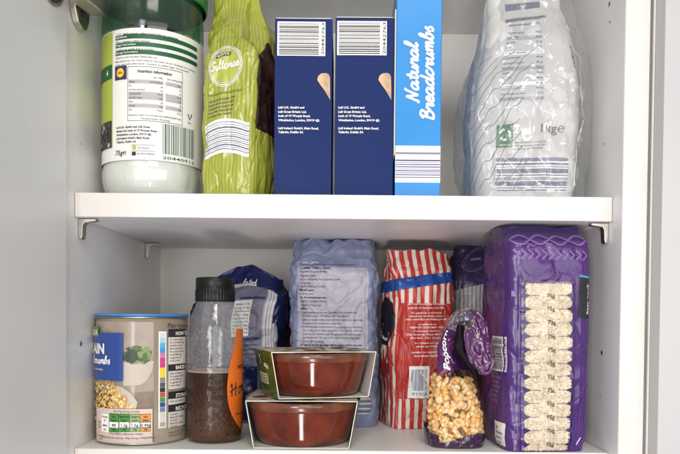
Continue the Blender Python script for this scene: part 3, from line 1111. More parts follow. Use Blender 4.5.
p, r = Q(499, 25.5), Q(540, 21.5); text(b, SK, 'Nutrition Information', p[0], p[1], ink_soft, h=.0022, x1=r[0], z1=r[1], off=.0010, bold=.02)
rws = ['Typical values', 'per 100g', 'Energy', 'Fat', 'of which saturates', 'Carbohydrate', 'of which sugars', 'Protein', 'Salt', 'Fibre', 'Storage', 'Keep in a cool dry place', 'once opened use soon', 'reseal firmly after use']
for k, s in enumerate(rws):
    y = 35 + k * 5.1
    if k % 3 == 1:
        b.quad4(SK, Q(496.5, y + 1.4), Q(542, y - 1), Q(542, y - 4.6), Q(496.5, y - 2.4), pg2 if k % 2 else white_ink, .0008)
    p = Q(498, y); r = Q(498 + min(24, 3 + len(s) * 1.25), y - 1.6)
    text(b, SK, s, p[0], p[1], ink_soft, h=.0017, x1=r[0], z1=r[1], off=.0011)
    p, r = Q(533, y - 1.7), Q(540, y - 2.2)
    text(b, SK, ('1700 kJ', '400 kcal', '0 g', '99.9 g')[k % 4], p[0], p[1], ink_soft, h=.0017, x1=r[0], z1=r[1], off=.0011)
grn = mat('recycle_green', (.03, .17, .06, 1), .5)
b.quad4(SK, Q(494.5, 148.5), Q(511, 147.5), Q(511, 125), Q(494.5, 126), grn, .0006)
b.quad4(SK, Q(495.5, 124.5), Q(510, 124), Q(510, 119.5), Q(495.5, 120.5), pgrey, .0006)
c0 = Q(502.7, 135.5)
for i in range(3):
    a = PI / 2 + i * 2 * PI / 3
    def pt(aa, rr): return (c0[0] + rr * math.cos(aa), c0[1] + rr * math.sin(aa))
    b.ribbon(SK, [pt(a + 1.15 + .1 * t, .0046) for t in range(-6, 3)], .0019, white_ink, .0009)
    h0 = a + 1.15 - .75
    b.poly([SK(*pt(h0 + .05, .0030), .0010), SK(*pt(h0 - .42, .0046), .0010), SK(*pt(h0 + .05, .0063), .0010)], white_ink)
p, r = Q(497, 146.8), Q(509, 146.3); text(b, SK, 'RECYCLE', p[0], p[1], white_ink, h=.0017, x1=r[0], z1=r[1], off=.0010, bold=.02)
p, r = Q(538.5, 133), Q(562, 133); text(b, SK, '1kg\u212e', p[0], p[1], ink_soft, h=.0082, x1=r[0], z1=r[1], off=.0010, sub=.003, bold=.0)
for k, (s, x0_, x1_) in enumerate((('Recycle packet at end of use', 513, 544.5), ('With bags at larger stores. Don\'t', 512, 545), ('recycle at home', 511, 541))):
    p, r = Q(x0_, 144 + k * 3.1), Q(x1_, 142.5 + k * 3.1); text(b, SK, s, p[0], p[1], ink_soft, h=.0017, x1=r[0], z1=r[1], off=.0008)
b.quad4(SK, Q(494, 192), Q(568, 192), Q(568, 158), Q(494, 158.5), white_ink, .0005)
for y, th, m in ((158.5, 3.5, slate_ink), (163.5, 2.0, slate_ink), (166.8, 1.2, pg2), (169.3, 4.5, slate_ink), (175.2, 1.2, slate_ink), (177.8, 3.0, pg2), (181.8, 4.4, slate_ink), (187.5, 1.4, pg2), (190, 1.5, slate_ink)):
    b.quad4(SK, Q(494.3, y + th), Q(567.8, y + th - .5), Q(567.8, y - .5), Q(494.3, y), m, .0009)
p, r = Q(575, 44), Q(576.5, 68); text(b, SK, 'sugar', p[0], p[1], ink_soft, h=.005, x1=r[0], z1=r[1], off=.0009)
b.build('printed_label', pk)
# the clear bag round it
yo = .016
xa, xb = U(464, 140, yo + .03).x, U(585, 140, yo + .03).x
cO, WO = (xa + xb) / 2, xb - xa
HO = U(530, -22, yo).z - ZS1
cb = thing('clear_food_bag', 'crinkled clear plastic bag printed with dark wavy lines, around the white 1kg packet', 'bag', (cO, yo + .05, ZS1))
wrap = film('crinkled_film', tint=(.955, .96, .965, 1), gloss=0.06, rough=0.19, bump=.40, bscale=30, haze=0.11, hazecol=(.56, .565, .58, 1))
SO = bag_surface(cO, yo, ZS1 + .0006, HO, WO, .100, .020,
                 wa=lambda v: 1 - .07 * (1 - sstep(0, .25, v)) - .38 * sstep(.46, 1.1, v), da=lambda v: 1 - .55 * sstep(.5, 1.05, v), dx=lambda v: .0115 * sstep(.42, 1, v),
                 dy=lambda v: -.002 * v, bulge=.002, wr=.0020, wscale=28, aniso=(1.4, .8), seed=12.0)
b = MB(); bag_mesh(b, SO, wrap, 170, 140, cap=True); b.build('film', cb)
b = MB()
def Q(px, py, Y=yo): p = U(px, py, Y); return p.x - cO, p.z
rnd = random.Random(5)
for i in range(17):
    c_ = 78 + i * 14.5
    pts = []
    x1_ = 524 + rnd.uniform(-5, 6)
    for s in range(19):
        t = s / 18
        x = 461 + (x1_ - 461) * t
        y = c_ - 1.32 * (x - 461) + 3.6 * math.sin(x * .21 + i * .6) + 1.3 * math.sin(x * .5 + i)
        if y < 47 + rnd.uniform(0, 2) or y > 191:
            continue
        pts.append(Q(x, y))
    if len(pts) > 3:
        b.ribbon(SO, catmull(pts, 3), .00055, mat('line_grey', (.13, .13, .14, 1), .5), .0008)
b.build('printed_lines', cb)

b = MB()
crm = film('film_crease', gloss=.16, rough=.2, bump=.2, bscale=90, haze=.22, hazecol=(.85, .86, .88, 1))  # hazy white strips paint the glint along the creases
rnd = random.Random(44)
def crease(p, q, bend, w):
    pts = []
    for i in range(9):
        t = i / 8
        x = p[0] + (q[0] - p[0]) * t - (q[1] - p[1]) * bend * math.sin(PI * t) + rnd.uniform(-.5, .5)
        y = p[1] + (q[1] - p[1]) * t + (q[0] - p[0]) * bend * math.sin(PI * t) + rnd.uniform(-.5, .5)
        pts.append(Q(x, y))
    b.ribbon(SO, catmull(pts, 3), w, crm, .0009 + rnd.random() * .0006)
for p_, q_, bd in (((500, 158), (503, 186), .1), ((502, 158), (546, 186), .05), ((538, 156), (552, 184), -.1), ((543, 4), (546, 24), .1), ((560, 8), (578, 24), .1), ((575, 18), (583, 62), .06), ((580, 60), (584, 120), .04),
                   ((583, 120), (577, 186), .04), ((492, 20), (476, 60), .08), ((474, 62), (466, 110), .05), ((466, 120), (470, 180), -.05), ((486, 150), (492, 190), .1), ((520, 186), (560, 190), .05), ((530, 98), (556, 116), .1),
                   ((548, 140), (572, 150), -.1), ((556, 60), (572, 84), .1), ((478, 100), (490, 140), .1), ((505, 108), (530, 120), -.15), ((560, 165), (580, 150), .1)):
    crease(p_, q_, bd, rnd.choice((.0005, .0007, .001)))
b.build('crease_glints', cb)
FZ = ZB1 + .0003
# ------------------------------------------------------------------ 6. breadcrumb tub
TX, TY, TR = -0.1903, 0.0545, 0.0412
TS = cyl(TX, TY, TR)
def K(px, py): return hit_cyl(px, py, TX, TY, TR)
zt1 = K(140, 318.5)[1]
tub = thing('crumb_tub', 'round brown card tub of crumbs with a blue lid, colour bar strip and nutrition boxes', 'tub', (TX, TY, FZ))
kraftb = mat('brown_print', (0.345, 0.285, 0.215, 1), 0.30, var=.10, vscale=45, coat=.35)
woodp = mat('dark_wood_print', (0.20, 0.145, 0.10, 1), 0.30, var=.35, vscale=60, coat=.35)
tin = mat('tin_rim', (0.45, 0.43, 0.40, 1), .3, metal=1.0)
lidb = mat('blue_lid', (0.04, 0.22, 0.52, 1), .35)
b = MB()
b.lathe((TX, TY), [(TR - .0016, FZ), (TR + .0004, FZ + .0003), (TR + .0006, FZ + .0016), (TR, FZ + .0024), (TR, zt1)], lambda j: tin if j < 2 else kraftb, 120)
b.build('tub_body', tub)
b = MB()
zl = K(140, 313.8)[1]
b.lathe((TX, TY), [(TR + .0002, zt1 + .0002), (TR + .0010, zt1 + .0004), (TR + .0010, zt1 + .0012), (TR + .0004, zt1 + .0016)], tin, 120)
b.build('rim', tub)
b = MB()
b.lathe((TX, TY), [(TR + .0004, zt1 + .0018), (TR + .0012, zt1 + .0020), (TR + .0013, zl - .0006), (TR + .0008, zl), (TR - .003, zl), (TR - .0034, zl - .001), (.0005, zl - .001)], lidb, 120)
b.build('lid', tub)
b = MB()
def kq(px, py): return K(px, py)
def R(x0, y0, x1, y1, m, off):
    p, q = K(x0, y1), K(x1, y0); b.rect(TS, p[0], p[1], q[0], q[1], m, off, .0015)
def KT(s, x0, y, x1, m, h, **k):
    p, q = K(x0, y), K(x1, y); text(b, TS, s, p[0], p[1], m, h=h, x1=q[0], z1=q[1], **k)
uL = -TR * 1.7
tubblue = mat('tub_blue', (.02, .06, .26, 1), .35, coat=.3)
# photo side: wooden table picture up to the seam
p = K(153.5, 440)
b.rect(TS, uL, FZ + .004, p[0], K(150, 322)[1], mat('tan_print', (.33, .275, .215, 1), .3, var=.2, vscale=50, coat=.35), .0002, .0015)
b.rect(TS, uL, FZ + .0035, p[0], K(140, 392)[1], woodp, .0003, .0015)
# bowl of green leaves
greens = [mat('leaf_%s' % n, c, .4) for n, c in (('deep', (.02, .035, .012, 1)), ('mid', (.07, .13, .03, 1)), ('light', (.20, .28, .07, 1)), ('grey', (.06, .065, .06, 1)))]
bowlw = mat('bowl_white', (.50, .45, .38, 1), .4)
rnd = random.Random(21)
bp = [K(x, y) for x, y in ((122, 362), (154, 361), (152.5, 370), (147, 380), (141, 385), (122, 386))]
cuts = []
def polyfill(pts, m, off):
    # fan of thin strips so that it hugs the cylinder
    us = [q[0] for q in pts]; u0, u1 = min(us), max(us)
    n = max(2, int((u1 - u0) / .0015))
    def span(u):
        zs = []
        for i in range(len(pts)):
            (x0, z0), (x1, z1) = pts[i], pts[(i + 1) % len(pts)]
            if (x0 - u) * (x1 - u) <= 0 and x0 != x1:
                zs.append(z0 + (z1 - z0) * (u - x0) / (x1 - x0))
        return (min(zs), max(zs)) if zs else (0, 0)
    for i in range(n):
        a = u0 + (u1 - u0) * (i + .0001) / n; c = u0 + (u1 - u0) * (i + .9999) / n
        l0, h0 = span(a); l1, h1 = span(c)
        b.poly([TS(a, l0, off), TS(c, l1, off), TS(c, h1, off), TS(a, h0, off)], m)
polyfill(bp, bowlw, .0005)
for i in range(46):
    x, y = rnd.uniform(123, 152), rnd.uniform(346, 362)
    if (x - 138) ** 2 / 225 + (y - 362) ** 2 / 256 > 1: continue
    p = K(x, y)
    b.disc(TS, p[0], p[1], rnd.uniform(.0015, .004), rnd.uniform(.0012, .0028), rnd.choice(greens), .0006 + i * .000012, 10)
p = K(132, 356); b.disc(TS, p[0], p[1], .0052, .006, greens[0], .0013, 18); p = K(146, 354); b.disc(TS, p[0], p[1], .0036, .006, greens[2], .0014, 18); p = K(145, 357); b.disc(TS, p[0], p[1], .0022, .004, greens[1], .0015, 14)
# golden crumb-topped dish
gold = [mat('crumb_%s' % n, c, .5) for n, c in (('gold', (.70, .42, .07, 1)), ('pale', (.76, .55, .17, 1)), ('deep', (.55, .26, .03, 1)), ('cream', (.76, .62, .32, 1)))]
polyfill([K(x, y) for x, y in ((112, 384), (122, 387), (131, 393), (137.5, 402), (137, 411), (112, 412))], bowlw, .0007)
for i in range(620):
    x, y = rnd.uniform(90, 134), rnd.uniform(378, 432)
    if y < 380 + 1.6 * math.sin(x * .9) or x > 111 + (y - 380) * .92 + 1.5 * math.sin(y) or (y > 408 and x > 100): continue
    p = K(x, y)
    b.disc(TS, p[0], p[1], rnd.uniform(.0007, .0018), rnd.uniform(.0007, .0016), rnd.choice(gold), .0009 + i * .0000018, 7)
# blue title panel
p = K(124, 381)
b.rect(TS, uL, p[1], p[0], K(118, 333)[1], tubblue, .0021, .0015)
KT('GRAIN', 78, 353, 106, white_ink, .0085, off=.0025, bold=.035) if False else None
p, q = K(96.5, 353.5), K(106.5, 353.5)
text(b, TS, 'PLAIN', q[0], q[1], white_ink, h=.0090, anchor='r', off=.0025, bold=.04)
p = K(112, 364); script(b, TS, 'bcrumbs', p[0] - .027, p[1], p[0], p[1], white_ink, .0036, .0011, .2, .0025)
p = K(105, 370); text(b, TS, 'for a crispy topping', p[0], p[1], white_ink, h=.0016, anchor='r', off=.0025)
p = K(101, 336.5); b.rect(TS, uL, p[1], p[0], K(101, 326.5)[1], mat('tab_green', (.13, .24, .05, 1), .4), .0024, .0015)
text(b, TS, 'ASDA', p[0] - .0006, K(99, 335)[1], white_ink, h=.0052, anchor='r', off=.0028, bold=.03)
# traffic light panel
pk_ = mat('panel_pink', (.62, .50, .45, 1), .4)
R(99, 408.5, 152, 440, pk_, .0022)
for (x0, x1, m, a, c_, d) in ((111.2, 120.4, mat('traffic_green', (.05, .24, .03, 1), .4), 'Fat', 'Low', '4%'), (120.8, 130.4, MATS['traffic_green'], 'Saturates', 'Low', '1.2g'), (130.8, 140.2, mat('traffic_pale', (.22, .38, .10, 1), .4), 'Sugars', 'Low', '1.5g'), (140.6, 150.2, mat('traffic_amber', (.72, .28, .02, 1), .4), 'Salt', 'Med', '0.49g')):
    R(x0, 413.5, x1, 431.5, ink, .0025)
    R(x0 + .4, 414, x1 - .4, 421.6, m, .0028); R(x0 + .4, 422, x1 - .4, 427, white_ink, .0028); R(x0 + .4, 427.4, x1 - .4, 431, m, .0028)
    xm = (x0 + x1) / 2
    for s, y, h in ((a, 417.3, .0018), (c_, 420.9, .0020), (d, 426.2, .0026), ('7%', 430.4, .0020)):
        p = K(xm, y); text(b, TS, s, p[0], p[1], ink, h=h, anchor='c', off=.0031, bold=.02)
R(104, 414, 110.5, 421.5, white_ink, .0025); R(104, 422.3, 110.5, 431, white_ink, .0025)
for s, y in (('Energy', 417.2), ('kJ', 420.6), ('480kJ', 426), ('6%', 430)):
    p = K(107.2, y); text(b, TS, s, p[0], p[1], ink, h=.0018, anchor='c', off=.0028)
p = K(127, 412); text(b, TS, 'Each 30g serving contains', p[0], p[1], ink_soft, h=.0016, anchor='c', off=.0026)
p = K(126, 434.6); text(b, TS, 'of an adult\'s reference intake', p[0], p[1], ink_soft, h=.0018, anchor='c', off=.0026)
p = K(126, 438.6); text(b, TS, 'Typical values (as sold) per 100g: Energy 1520kJ/359kcal', p[0], p[1], ink_soft, h=.0016, anchor='c', off=.0026)
p = K(102, 424)
b.ribbon(TS, [(p[0] + .0016 * math.cos(t * .4), p[1] + .0030 * math.sin(t * .4)) for t in range(16)], .0005, green_ink, .0026, closed=True)
p = K(103, 436); text(b, TS, 'Suitable for', p[0], p[1], ink_soft, h=.0014, anchor='c', off=.0026); p = K(103, 438.8); text(b, TS, 'vegans', p[0], p[1], ink_soft, h=.0014, anchor='c', off=.0026)
# colour control strip
R(158.2, 331.5, 166.2, 428.5, white_ink, .0004)
cols = [(.62, .66, .70), (.35, .60, .74), (.10, .42, .68), (.05, .30, .60), (.62, .20, .36), (.58, .05, .20), (.58, .05, .20), (.80, .62, .03), (.80, .62, .03), (.24, .24, .24), (.10, .10, .10), (.03, .03, .03), (.55, .08, .04), (.05, .30, .12), (.04, .07, .26), (.16, .20, .34), (.60, .55, .52), (.66, .60, .55), (.40, .36, .33)]
for i, c in enumerate(cols):
    y0 = 333.2 + i * 4.93
    R(159.6, y0, 164.8, y0 + 4.93, mat('control_patch_%d' % i, c + (1,), .4), .0007)
# information column
cream_ink = mat('cream_ink', (.70, .64, .58, 1), .45)
for y0, y1, hd, body in ((329, 337, 'HOW TO USE', 9), (365, 371, 'BAKED', 4), (392, 399, 'STORAGE', 2), (405.5, 412, 'RECYCLE', 0)):
    p = K(168, y1); q_ = K(168, y0)
    b.rect(TS, p[0], p[1], TR * 1.45, q_[1], ink, .0006, .0015)
    t_ = K(175, y1 - 1.8); text(b, TS, hd, t_[0], t_[1], white_ink, h=.0034, off=.0010, bold=.03)
lines = ['As a tasty topping', 'for oven baked pasta', 'Sprinkle over and', 'bake until golden.', 'For coating chicken', 'or fish fillets dip', 'in egg then roll', 'in the crumbs', 'and shallow fry.']
for (y0, y1, ls) in ((337.4, 364.4, lines), (371.4, 389.5, lines[3:]), (399.4, 404.8, ['Store cool and dry']), (412.5, 428, ['Card tub', 'Plastic lid - recycle'])):
    p = K(168, y1); q_ = K(168, y0)
    b.rect(TS, p[0], p[1], TR * 1.45, q_[1], cream_ink, .0006, .0015)
    n = max(1, int((y1 - y0) / 3.1))
    for i in range(min(n, len(ls) + 3)):
        t_ = K(169.2, y0 + 3 + i * 3.05); text(b, TS, ls[i % len(ls)], t_[0], t_[1], ink_soft, h=.0017, off=.0009)
t_ = K(167.4, 327.5); text(b, TS, 'Plain breadcrumbs', t_[0], t_[1], ink, h=.0042, off=.0008, bold=.0)
for i, s in enumerate(('Produced in the UK for', 'customers in store')):
    t_ = K(168, 433.5 + 3 * i); text(b, TS, s, t_[0], t_[1], ink_soft, h=.0016, off=.0008)
b.build('printed_label', tub)

# ------------------------------------------------------------------ 7. bottle
BX, BY, BR = -0.1207, 0.0470, 0.0254
BS = cyl(BX, BY, BR)
def KB(px, py): return hit_cyl(px, py, BX, BY, BR)
bot = thing('sauce_bottle', 'clear bottle of murky brown liquid with a black ridged cap and orange label', 'bottle', (BX, BY, FZ))
pet = film('bottle_plastic', tint=(.96, .96, .95, 1), gloss=.014, rough=.05, bump=.25, bscale=60)
sheen_haze = film('sheen_hazed_plastic', tint=(.96, .96, .95, 1), gloss=.055, rough=.06, bump=.2, bscale=60, haze=.09, hazecol=(.62, .62, .61, 1))  # pale haze put in for the reflections on the bottle's upper part
zsh, zcap0, zcap1 = KB(215, 331)[1], U(215, 302, BY).z, U(215, 278, BY).z
zliq = KB(215, 373)[1]
prof = [(.020, FZ + .0004), (.0240, FZ + .001), (.0254, FZ + .004), (BR, FZ + .008), (BR, zliq), (BR, zsh - .004), (.0252, zsh), (.0244, zsh + .006), (.0228, zsh + .012), (.0200, zsh + .0175), (.0180, zcap0 - .004), (.0172, zcap0 - .001), (.0168, zcap0 + .010)]
b = MB(); b.lathe((BX, BY), prof, lambda j: pet if j < 4 else sheen_haze, 96); b.build('bottle_body', bot)
liq = mat('brown_liquid', (0.050, 0.020, 0.010, 1), .35, coat=.0, spec=.2)
m = liq; nt = m.node_tree
pb_ = nt.nodes['Principled BSDF']
tc = nt.nodes.new('ShaderNodeTexCoord'); sp = nt.nodes.new('ShaderNodeSeparateXYZ'); nt.links.new(tc.outputs['Object'], sp.inputs[0])
nz = nt.nodes.new('ShaderNodeTexNoise'); nz.inputs['Scale'].default_value = 620; nz.inputs['Detail'].default_value = 6; nt.links.new(tc.outputs['Object'], nz.inputs['Vector'])
mr = nt.nodes.new('ShaderNodeMapRange'); mr.inputs[1].default_value = .058; mr.inputs[2].default_value = .004; mr.inputs[3].default_value = -.20; mr.inputs[4].default_value = .16
nt.links.new(sp.outputs['Z'], mr.inputs[0])
ad = nt.nodes.new('ShaderNodeMath'); ad.operation = 'ADD'; nt.links.new(nz.outputs[0], ad.inputs[0]); nt.links.new(mr.outputs[0], ad.inputs[1])
r2 = nt.nodes.new('ShaderNodeMapRange'); r2.inputs[1].default_value = .40; r2.inputs[2].default_value = .72; nt.links.new(ad.outputs[0], r2.inputs[0])
mx = nt.nodes.new('ShaderNodeMix'); mx.data_type = 'RGBA'; mx.inputs[6].default_value = (0.028, 0.009, 0.004, 1); mx.inputs[7].default_value = (0.090, 0.045, 0.024, 1)
nt.links.new(r2.outputs[0], mx.inputs[0]); nt.links.new(mx.outputs[2], pb_.inputs['Base Color'])
b = MB()
b.lathe((BX, BY), [(.019, FZ + .0012), (.0232, FZ + .0020), (.0246, FZ + .005), (BR - .0006, FZ + .009), (BR - .0006, zliq - .0006), (BR - .0012, zliq), (.0004, zliq)], liq, 96)
b.build('brown_liquid', bot)
fr_ = mat('froth', (.36, .25, .17, 1), .4, var=.3, vscale=300)
b = MB(); b.lathe((BX, BY), [(BR - .0005, zliq - .0004), (BR - .0004, zliq + .0002), (BR - .0012, zliq + .0008), (BR - .004, zliq + .0003)], fr_, 96,
                  ridges=lambda j, i, r: r + .0002 * math.sin(i * 1.7)); b.build('froth_ring', bot)
# condensation inside the upper wall
drop = film('water_drop', gloss=.20, rough=.03, bump=0, tint=(.95, .95, .95, 1))
dp = mat('pale_drop', (.36, .36, .36, 1), .1)
b = MB(); rnd = random.Random(17)
for i in range(260):
    t_ = rnd.uniform(-1.5, 1.5) * BR; z = rnd.uniform(zliq + .002, zsh + .002)
    if noise.noise(Vector((t_ * 60, z * 40, 2))) < -.08: continue
    r_ = rnd.choice((.00018, .00025, .0003, .00045))
    b.disc(BS, t_, z, r_, r_ * rnd.uniform(1, 1.6), dp, -.0004, 7)
o = b.build('condensation', bot); o['kind'] = 'stuff'
capm = mat('black_cap', (.006, .006, .0065, 1), .38, spec=.3, bump=.05, bscale=300)
b = MB()
zm = zcap0 + (zcap1 - zcap0) * .52
def rc(j, i, r): return r + (.0005 if (i % 4 < 2 and 1 <= j <= 3) else 0)
b.lathe((BX, BY), [(.0160, zcap0), (.0176, zcap0 + .0004), (.0178, zcap0 + .0012), (.0178, zm - .0008), (.0174, zm), (.0178, zm + .0006), (.0178, zcap1 - .0012), (.0170, zcap1), (.0004, zcap1)], capm, 160, ridges=rc)
b.build('cap', bot)
b = MB()
orange = mat('orange_label', (.62, .13, .012, 1), .45, var=.05, vscale=40)
edge_pts = [(236, 329), (234.6, 340), (232.6, 352), (230, 363), (228, 375), (227, 388), (227.6, 400), (230, 411), (234, 420), (238.5, 427), (240.5, 430)]
ep = catmull([KB(*p) for p in edge_pts], 5)
k0 = len(b.v); NU = 24
uR = BR * 2.1
for (u, z) in ep:
    for i in range(NU + 1):
        b.v.append(tuple(BS(u + (uR - u) * i / NU, z, .0004)))
for j in range(len(ep) - 1):
    for i in range(NU):
        a = k0 + j * (NU + 1) + i
        b.face((a, a + 1, a + NU + 2, a + NU + 1), orange)
p = KB(229.5, 399); script(b, BS, 'Honey', p[0] + .0003, p[1] + .001, p[0] + .034, p[1] + .010, ink, .0062, .0011, .25, .0007)
p = KB(237, 369); text(b, BS, 'HOT', p[0], p[1], ink, h=.004, off=.0007, bold=.03)
p = KB(235, 415); text(b, BS, 'honey glaze', p[0], p[1], ink, h=.0022, off=.0007)
b.build('label', bot)

# ------------------------------------------------------------------ 9. blue bag behind the bottle
yB_ = .150
def mk(pxl, pxr, Y):
    a, c = U(pxl, 400, Y).x, U(pxr, 400, Y).x
    return (a + c) / 2, c - a
cB, WB = mk(186, 276, yB_)
navyb = mat('navy_wrap', (.007, .014, .085, 1), .32, bump=.4, bscale=90, var=.2, vscale=40)
lav = mat('lavender_wrap', (.15, .15, .21, 1), .4, bump=.3, bscale=90, var=.06, vscale=40)
ws_ = stripes('white_striped_wrap', (.60, .58, .57, 1), (.30, .29, .33, 1), .0034, .35, .4, 'X', bump=.2, bscale=90)
HB = U(250, 266, yB_ + .03).z - FZ
def mB(u, z):
    v = (z - FZ) / HB
    if v > .87 - .10 * sstep(WB * .38, WB * .60, u): return navyb
    if WB * .335 < u < WB * .455: return ws_
    if WB * .455 <= u < WB * .56: return navyb if v > .62 + (u - WB * .455) * 6 else ws_
    if abs(u) < WB * .34: return lav
    return navyb
SB = bag_surface(cB, yB_, FZ, HB, WB, .085, .011, yaw=-.10, wa=lambda v: 1 - .22 * sstep(.78, 1.0, v), da=lambda v: 1 - .62 * sstep(.74, 1, v), dx=lambda v: .010 * sstep(.6, 1, v),
                 bulge=.003, wr=.0022, wscale=34, seed=21.0, topz=lambda u, v: sstep(.7, 1, v) * (.004 * noise.noise(Vector((u * 50, 0, 3))) - .016 * min(1, (u / .05) ** 2)))
bl = thing('granulated_bag', 'navy and lavender packet with white stripes standing behind the black capped bottle', 'bag', (cB, yB_ + .04, FZ))
b = MB(); bag_mesh(b, SB, mB, 200, 150); b.build('wrapper', bl)
b = MB()
def Q(px, py): p = U(px, py, yB_); return p.x - cB, p.z
p, q = Q(224, 288), Q(249, 284.5); script(b, SB, 'Granulated', p[0] - .01, p[1] - .0012, q[0], q[1], white_ink, .0040, .0008, .2, .0008)
p, q = Q(226, 294.5), Q(241, 292); script(b, SB, 'Sugar'.replace('g', 'c').lower(), p[0] - .006, p[1], q[0], q[1], white_ink, .0036, .0008, .2, .0008) if False else None
b.quad4(SB, Q(236, 299.5), Q(261, 297.5), Q(261, 295.5), Q(236, 297.5), navy_ink, .0008)
b.quad4(SB, Q(232, 337), Q(249, 336), Q(250, 299.5), Q(232, 301), paper, .0008)
for i in range(9):
    y = 305.5 + i * 3.5
    p, q = Q(234, y), Q(248.5, y - .7); text(b, SB, ('Nutrition per 100g', 'Energy 1700kJ', '400kcal', 'Fat 0g', 'saturates 0g', 'Carbohydrate 100g', 'sugars 100g', 'Protein 0g', 'Salt 0g')[i], p[0], p[1], ink_soft, h=.0020, x1=q[0], z1=q[1], off=.0012)
b.quad4(SB, Q(236, 341), Q(261, 339.5), Q(261, 336.5), Q(236, 338.5), navy_ink, .0008)
for y in (345, 349.5, 354):
    b.quad4(SB, Q(238, y + 1), Q(258, y), Q(258, y - .8), Q(238, y + .2), navy_ink, .0008)
b.quad4(SB, Q(196, 420), Q(258, 420), Q(258, 366), Q(196, 367), navyb, .0008)
b.build('printed_label', bl)

# small red packet showing between the two sugar-aisle bags
cR_, WR_ = mk(274, 300, .215)
redp = mat('red_packet', (.36, .05, .025, 1), .4, bump=.3, bscale=80, var=.5, vscale=60)
HR_ = U(288, 320, .22).z - FZ
SRp = bag_surface(cR_, .212, FZ, HR_, WR_, .03, .006, wa=lambda v: 1 - .1 * v, da=lambda v: 1 - .8 * sstep(.6, 1, v), bulge=.003, wr=.003, wscale=50, seed=31)
rp = thing('red_packet', 'small red packet mostly hidden between navy striped bag and pale blue flour bag', 'packet', (cR_, .225, FZ))
b = MB(); bag_mesh(b, SRp, redp, 80, 60); b.build('wrapper', rp)

# ------------------------------------------------------------------ 10. flour bag
yFl = .129
cF_, WF_ = mk(292, 377, yFl)
HF_ = U(334, 241, yFl + .03).z - FZ
fblue = mat('flour_blue', (.23, .255, .40, 1), .45, bump=.35, bscale=80, var=.14, vscale=35)
flav = mat('flour_lavender', (.45, .43, .51, 1), .45, bump=.25, bscale=90, var=.05, vscale=40)
def mF(u, z):
    v = (z - FZ) / HF_
    if -.0395 < u < .0355 and .16 < v < .845: return flav
    return fblue
def exF(u, v):
    # a diagonal crease across the right shoulder and the folded lip on top
    d = (u - .020) * .8 - (v - .70) * .11
    return -.0018 * math.exp(-(d / .004) ** 2) * sstep(.45, .6, v) * (1 - sstep(.86, .95, v)) * (1 if u > 0 else .0) + .0025 * math.exp(-((v - .95) / .03) ** 2)
SFl = bag_surface(cF_, yFl, FZ, HF_, WF_, .072, .012, wa=lambda v: 1 + .015 * math.sin(v * 9) - .09 * sstep(.80, 1, v), da=lambda v: 1 - .50 * sstep(.80, 1, v),
                  dx=lambda v: -.002 * v, dy=lambda v: .004 * sstep(.8, 1, v), bulge=.0035, wr=.0025, wscale=34, seed=41, extra=exF, topz=lambda u, v: .0085 * sstep(.85, 1, v) * noise.noise(Vector((u * 60, 1, 3))))
fl = thing('flour_bag', 'pale blue flour bag printed with a recipe, tallest packet behind the stacked ramekins', 'bag', (cF_, yFl + .035, FZ))
b = MB(); bag_mesh(b, SFl, mF, 220, 180); b.build('paper_bag', fl)
b = MB()
def Q(px, py): p = U(px, py, yFl); return p.x - cF_, p.z
b.quad4(SFl, Q(302, 264), Q(361, 264.5), Q(361, 261), Q(302, 260.5), mat('band_slate', (.20, .22, .36, 1), .45), .0008)
p, q = Q(304, 263.4), Q(320, 263.5); text(b, SFl, 'RECIPE', p[0], p[1], white_ink, h=.0018, x1=q[0], z1=q[1], off=.0011)
rec = [('Discover the great range of home baking products', 265.2, 357, 0), ('Ingredients - Traditional Sponge', 268.8, 332, 1), ('175g/6oz Unsalted Butter', 272.4, 329, 0), ('175g/6oz Sugar', 276.2, 318, 0), ('175g/6oz Self Raising Flour and Baking Soda', 280.1, 341, 0), ('3 Large Eggs', 283.7, 312.5, 0),
       ('1tsp/5ml Baking Powder', 287.3, 327, 0), ('Filling/Topping', 290.8, 315.5, 1), ('6 tbsp Jam', 294.4, 315, 0), ('For the Buttercream Icing', 298.3, 328.5, 1), ('50g/2oz Unsalted Butter', 302, 328, 0), ('100g/4oz Icing Sugar', 305.8, 323, 0), ('Method', 309.2, 308, 1),
       ('1. Lightly grease and line two 20cm/8in round sandwich tins', 313.2, 358, 0), ('2. Preheat oven to 180\u00b0C/Fan 160\u00b0C/Gas Mark 4.', 316.8, 351, 0), ('3. Using an electric whisk, cream the flour, butter, and caster sugar', 320.6, 365, 0), ('   together for 2 minutes in a large bowl.', 324, 343, 0),
       ('4. Divide mixture evenly between the prepared tins, smoothing', 327.6, 364, 0), ('   the surface level. Place tins in the centre of the oven and', 331.2, 364, 0), ('   bake for 25 minutes until the cakes spring back and are', 334.8, 362, 0), ('   golden brown. The top of the cakes should spring back', 338.3, 361, 0),
       ('   when lightly pressed.', 341.8, 325, 0), ('5. Leave in the tins for a few minutes before turning out onto', 345.6, 363, 1), ('   a wire rack to cool. Sandwich together with jam.', 349.2, 356, 0), ('6. Dust with icing sugar and serve at once.', 353, 346, 0)]
for s, y, xe, bo in rec:
    ind = 304 if s.startswith('   ') else 301.2
    p, q = Q(ind, y), Q(xe, y + .4)
    text(b, SFl, s.strip(), p[0], p[1], ink if bo else ink_soft, h=.0020, x1=q[0], z1=q[1], off=.0009, bold=.035 if bo else .012)
for i in range(8):
    y = 396 + i * 2.4
    b.quad4(SFl, Q(356, y + 1), Q(370.5, y + 1), Q(370.5, y), Q(356, y), white_ink if i % 2 else slate_ink, .0008)
b.build('printed_label', fl)

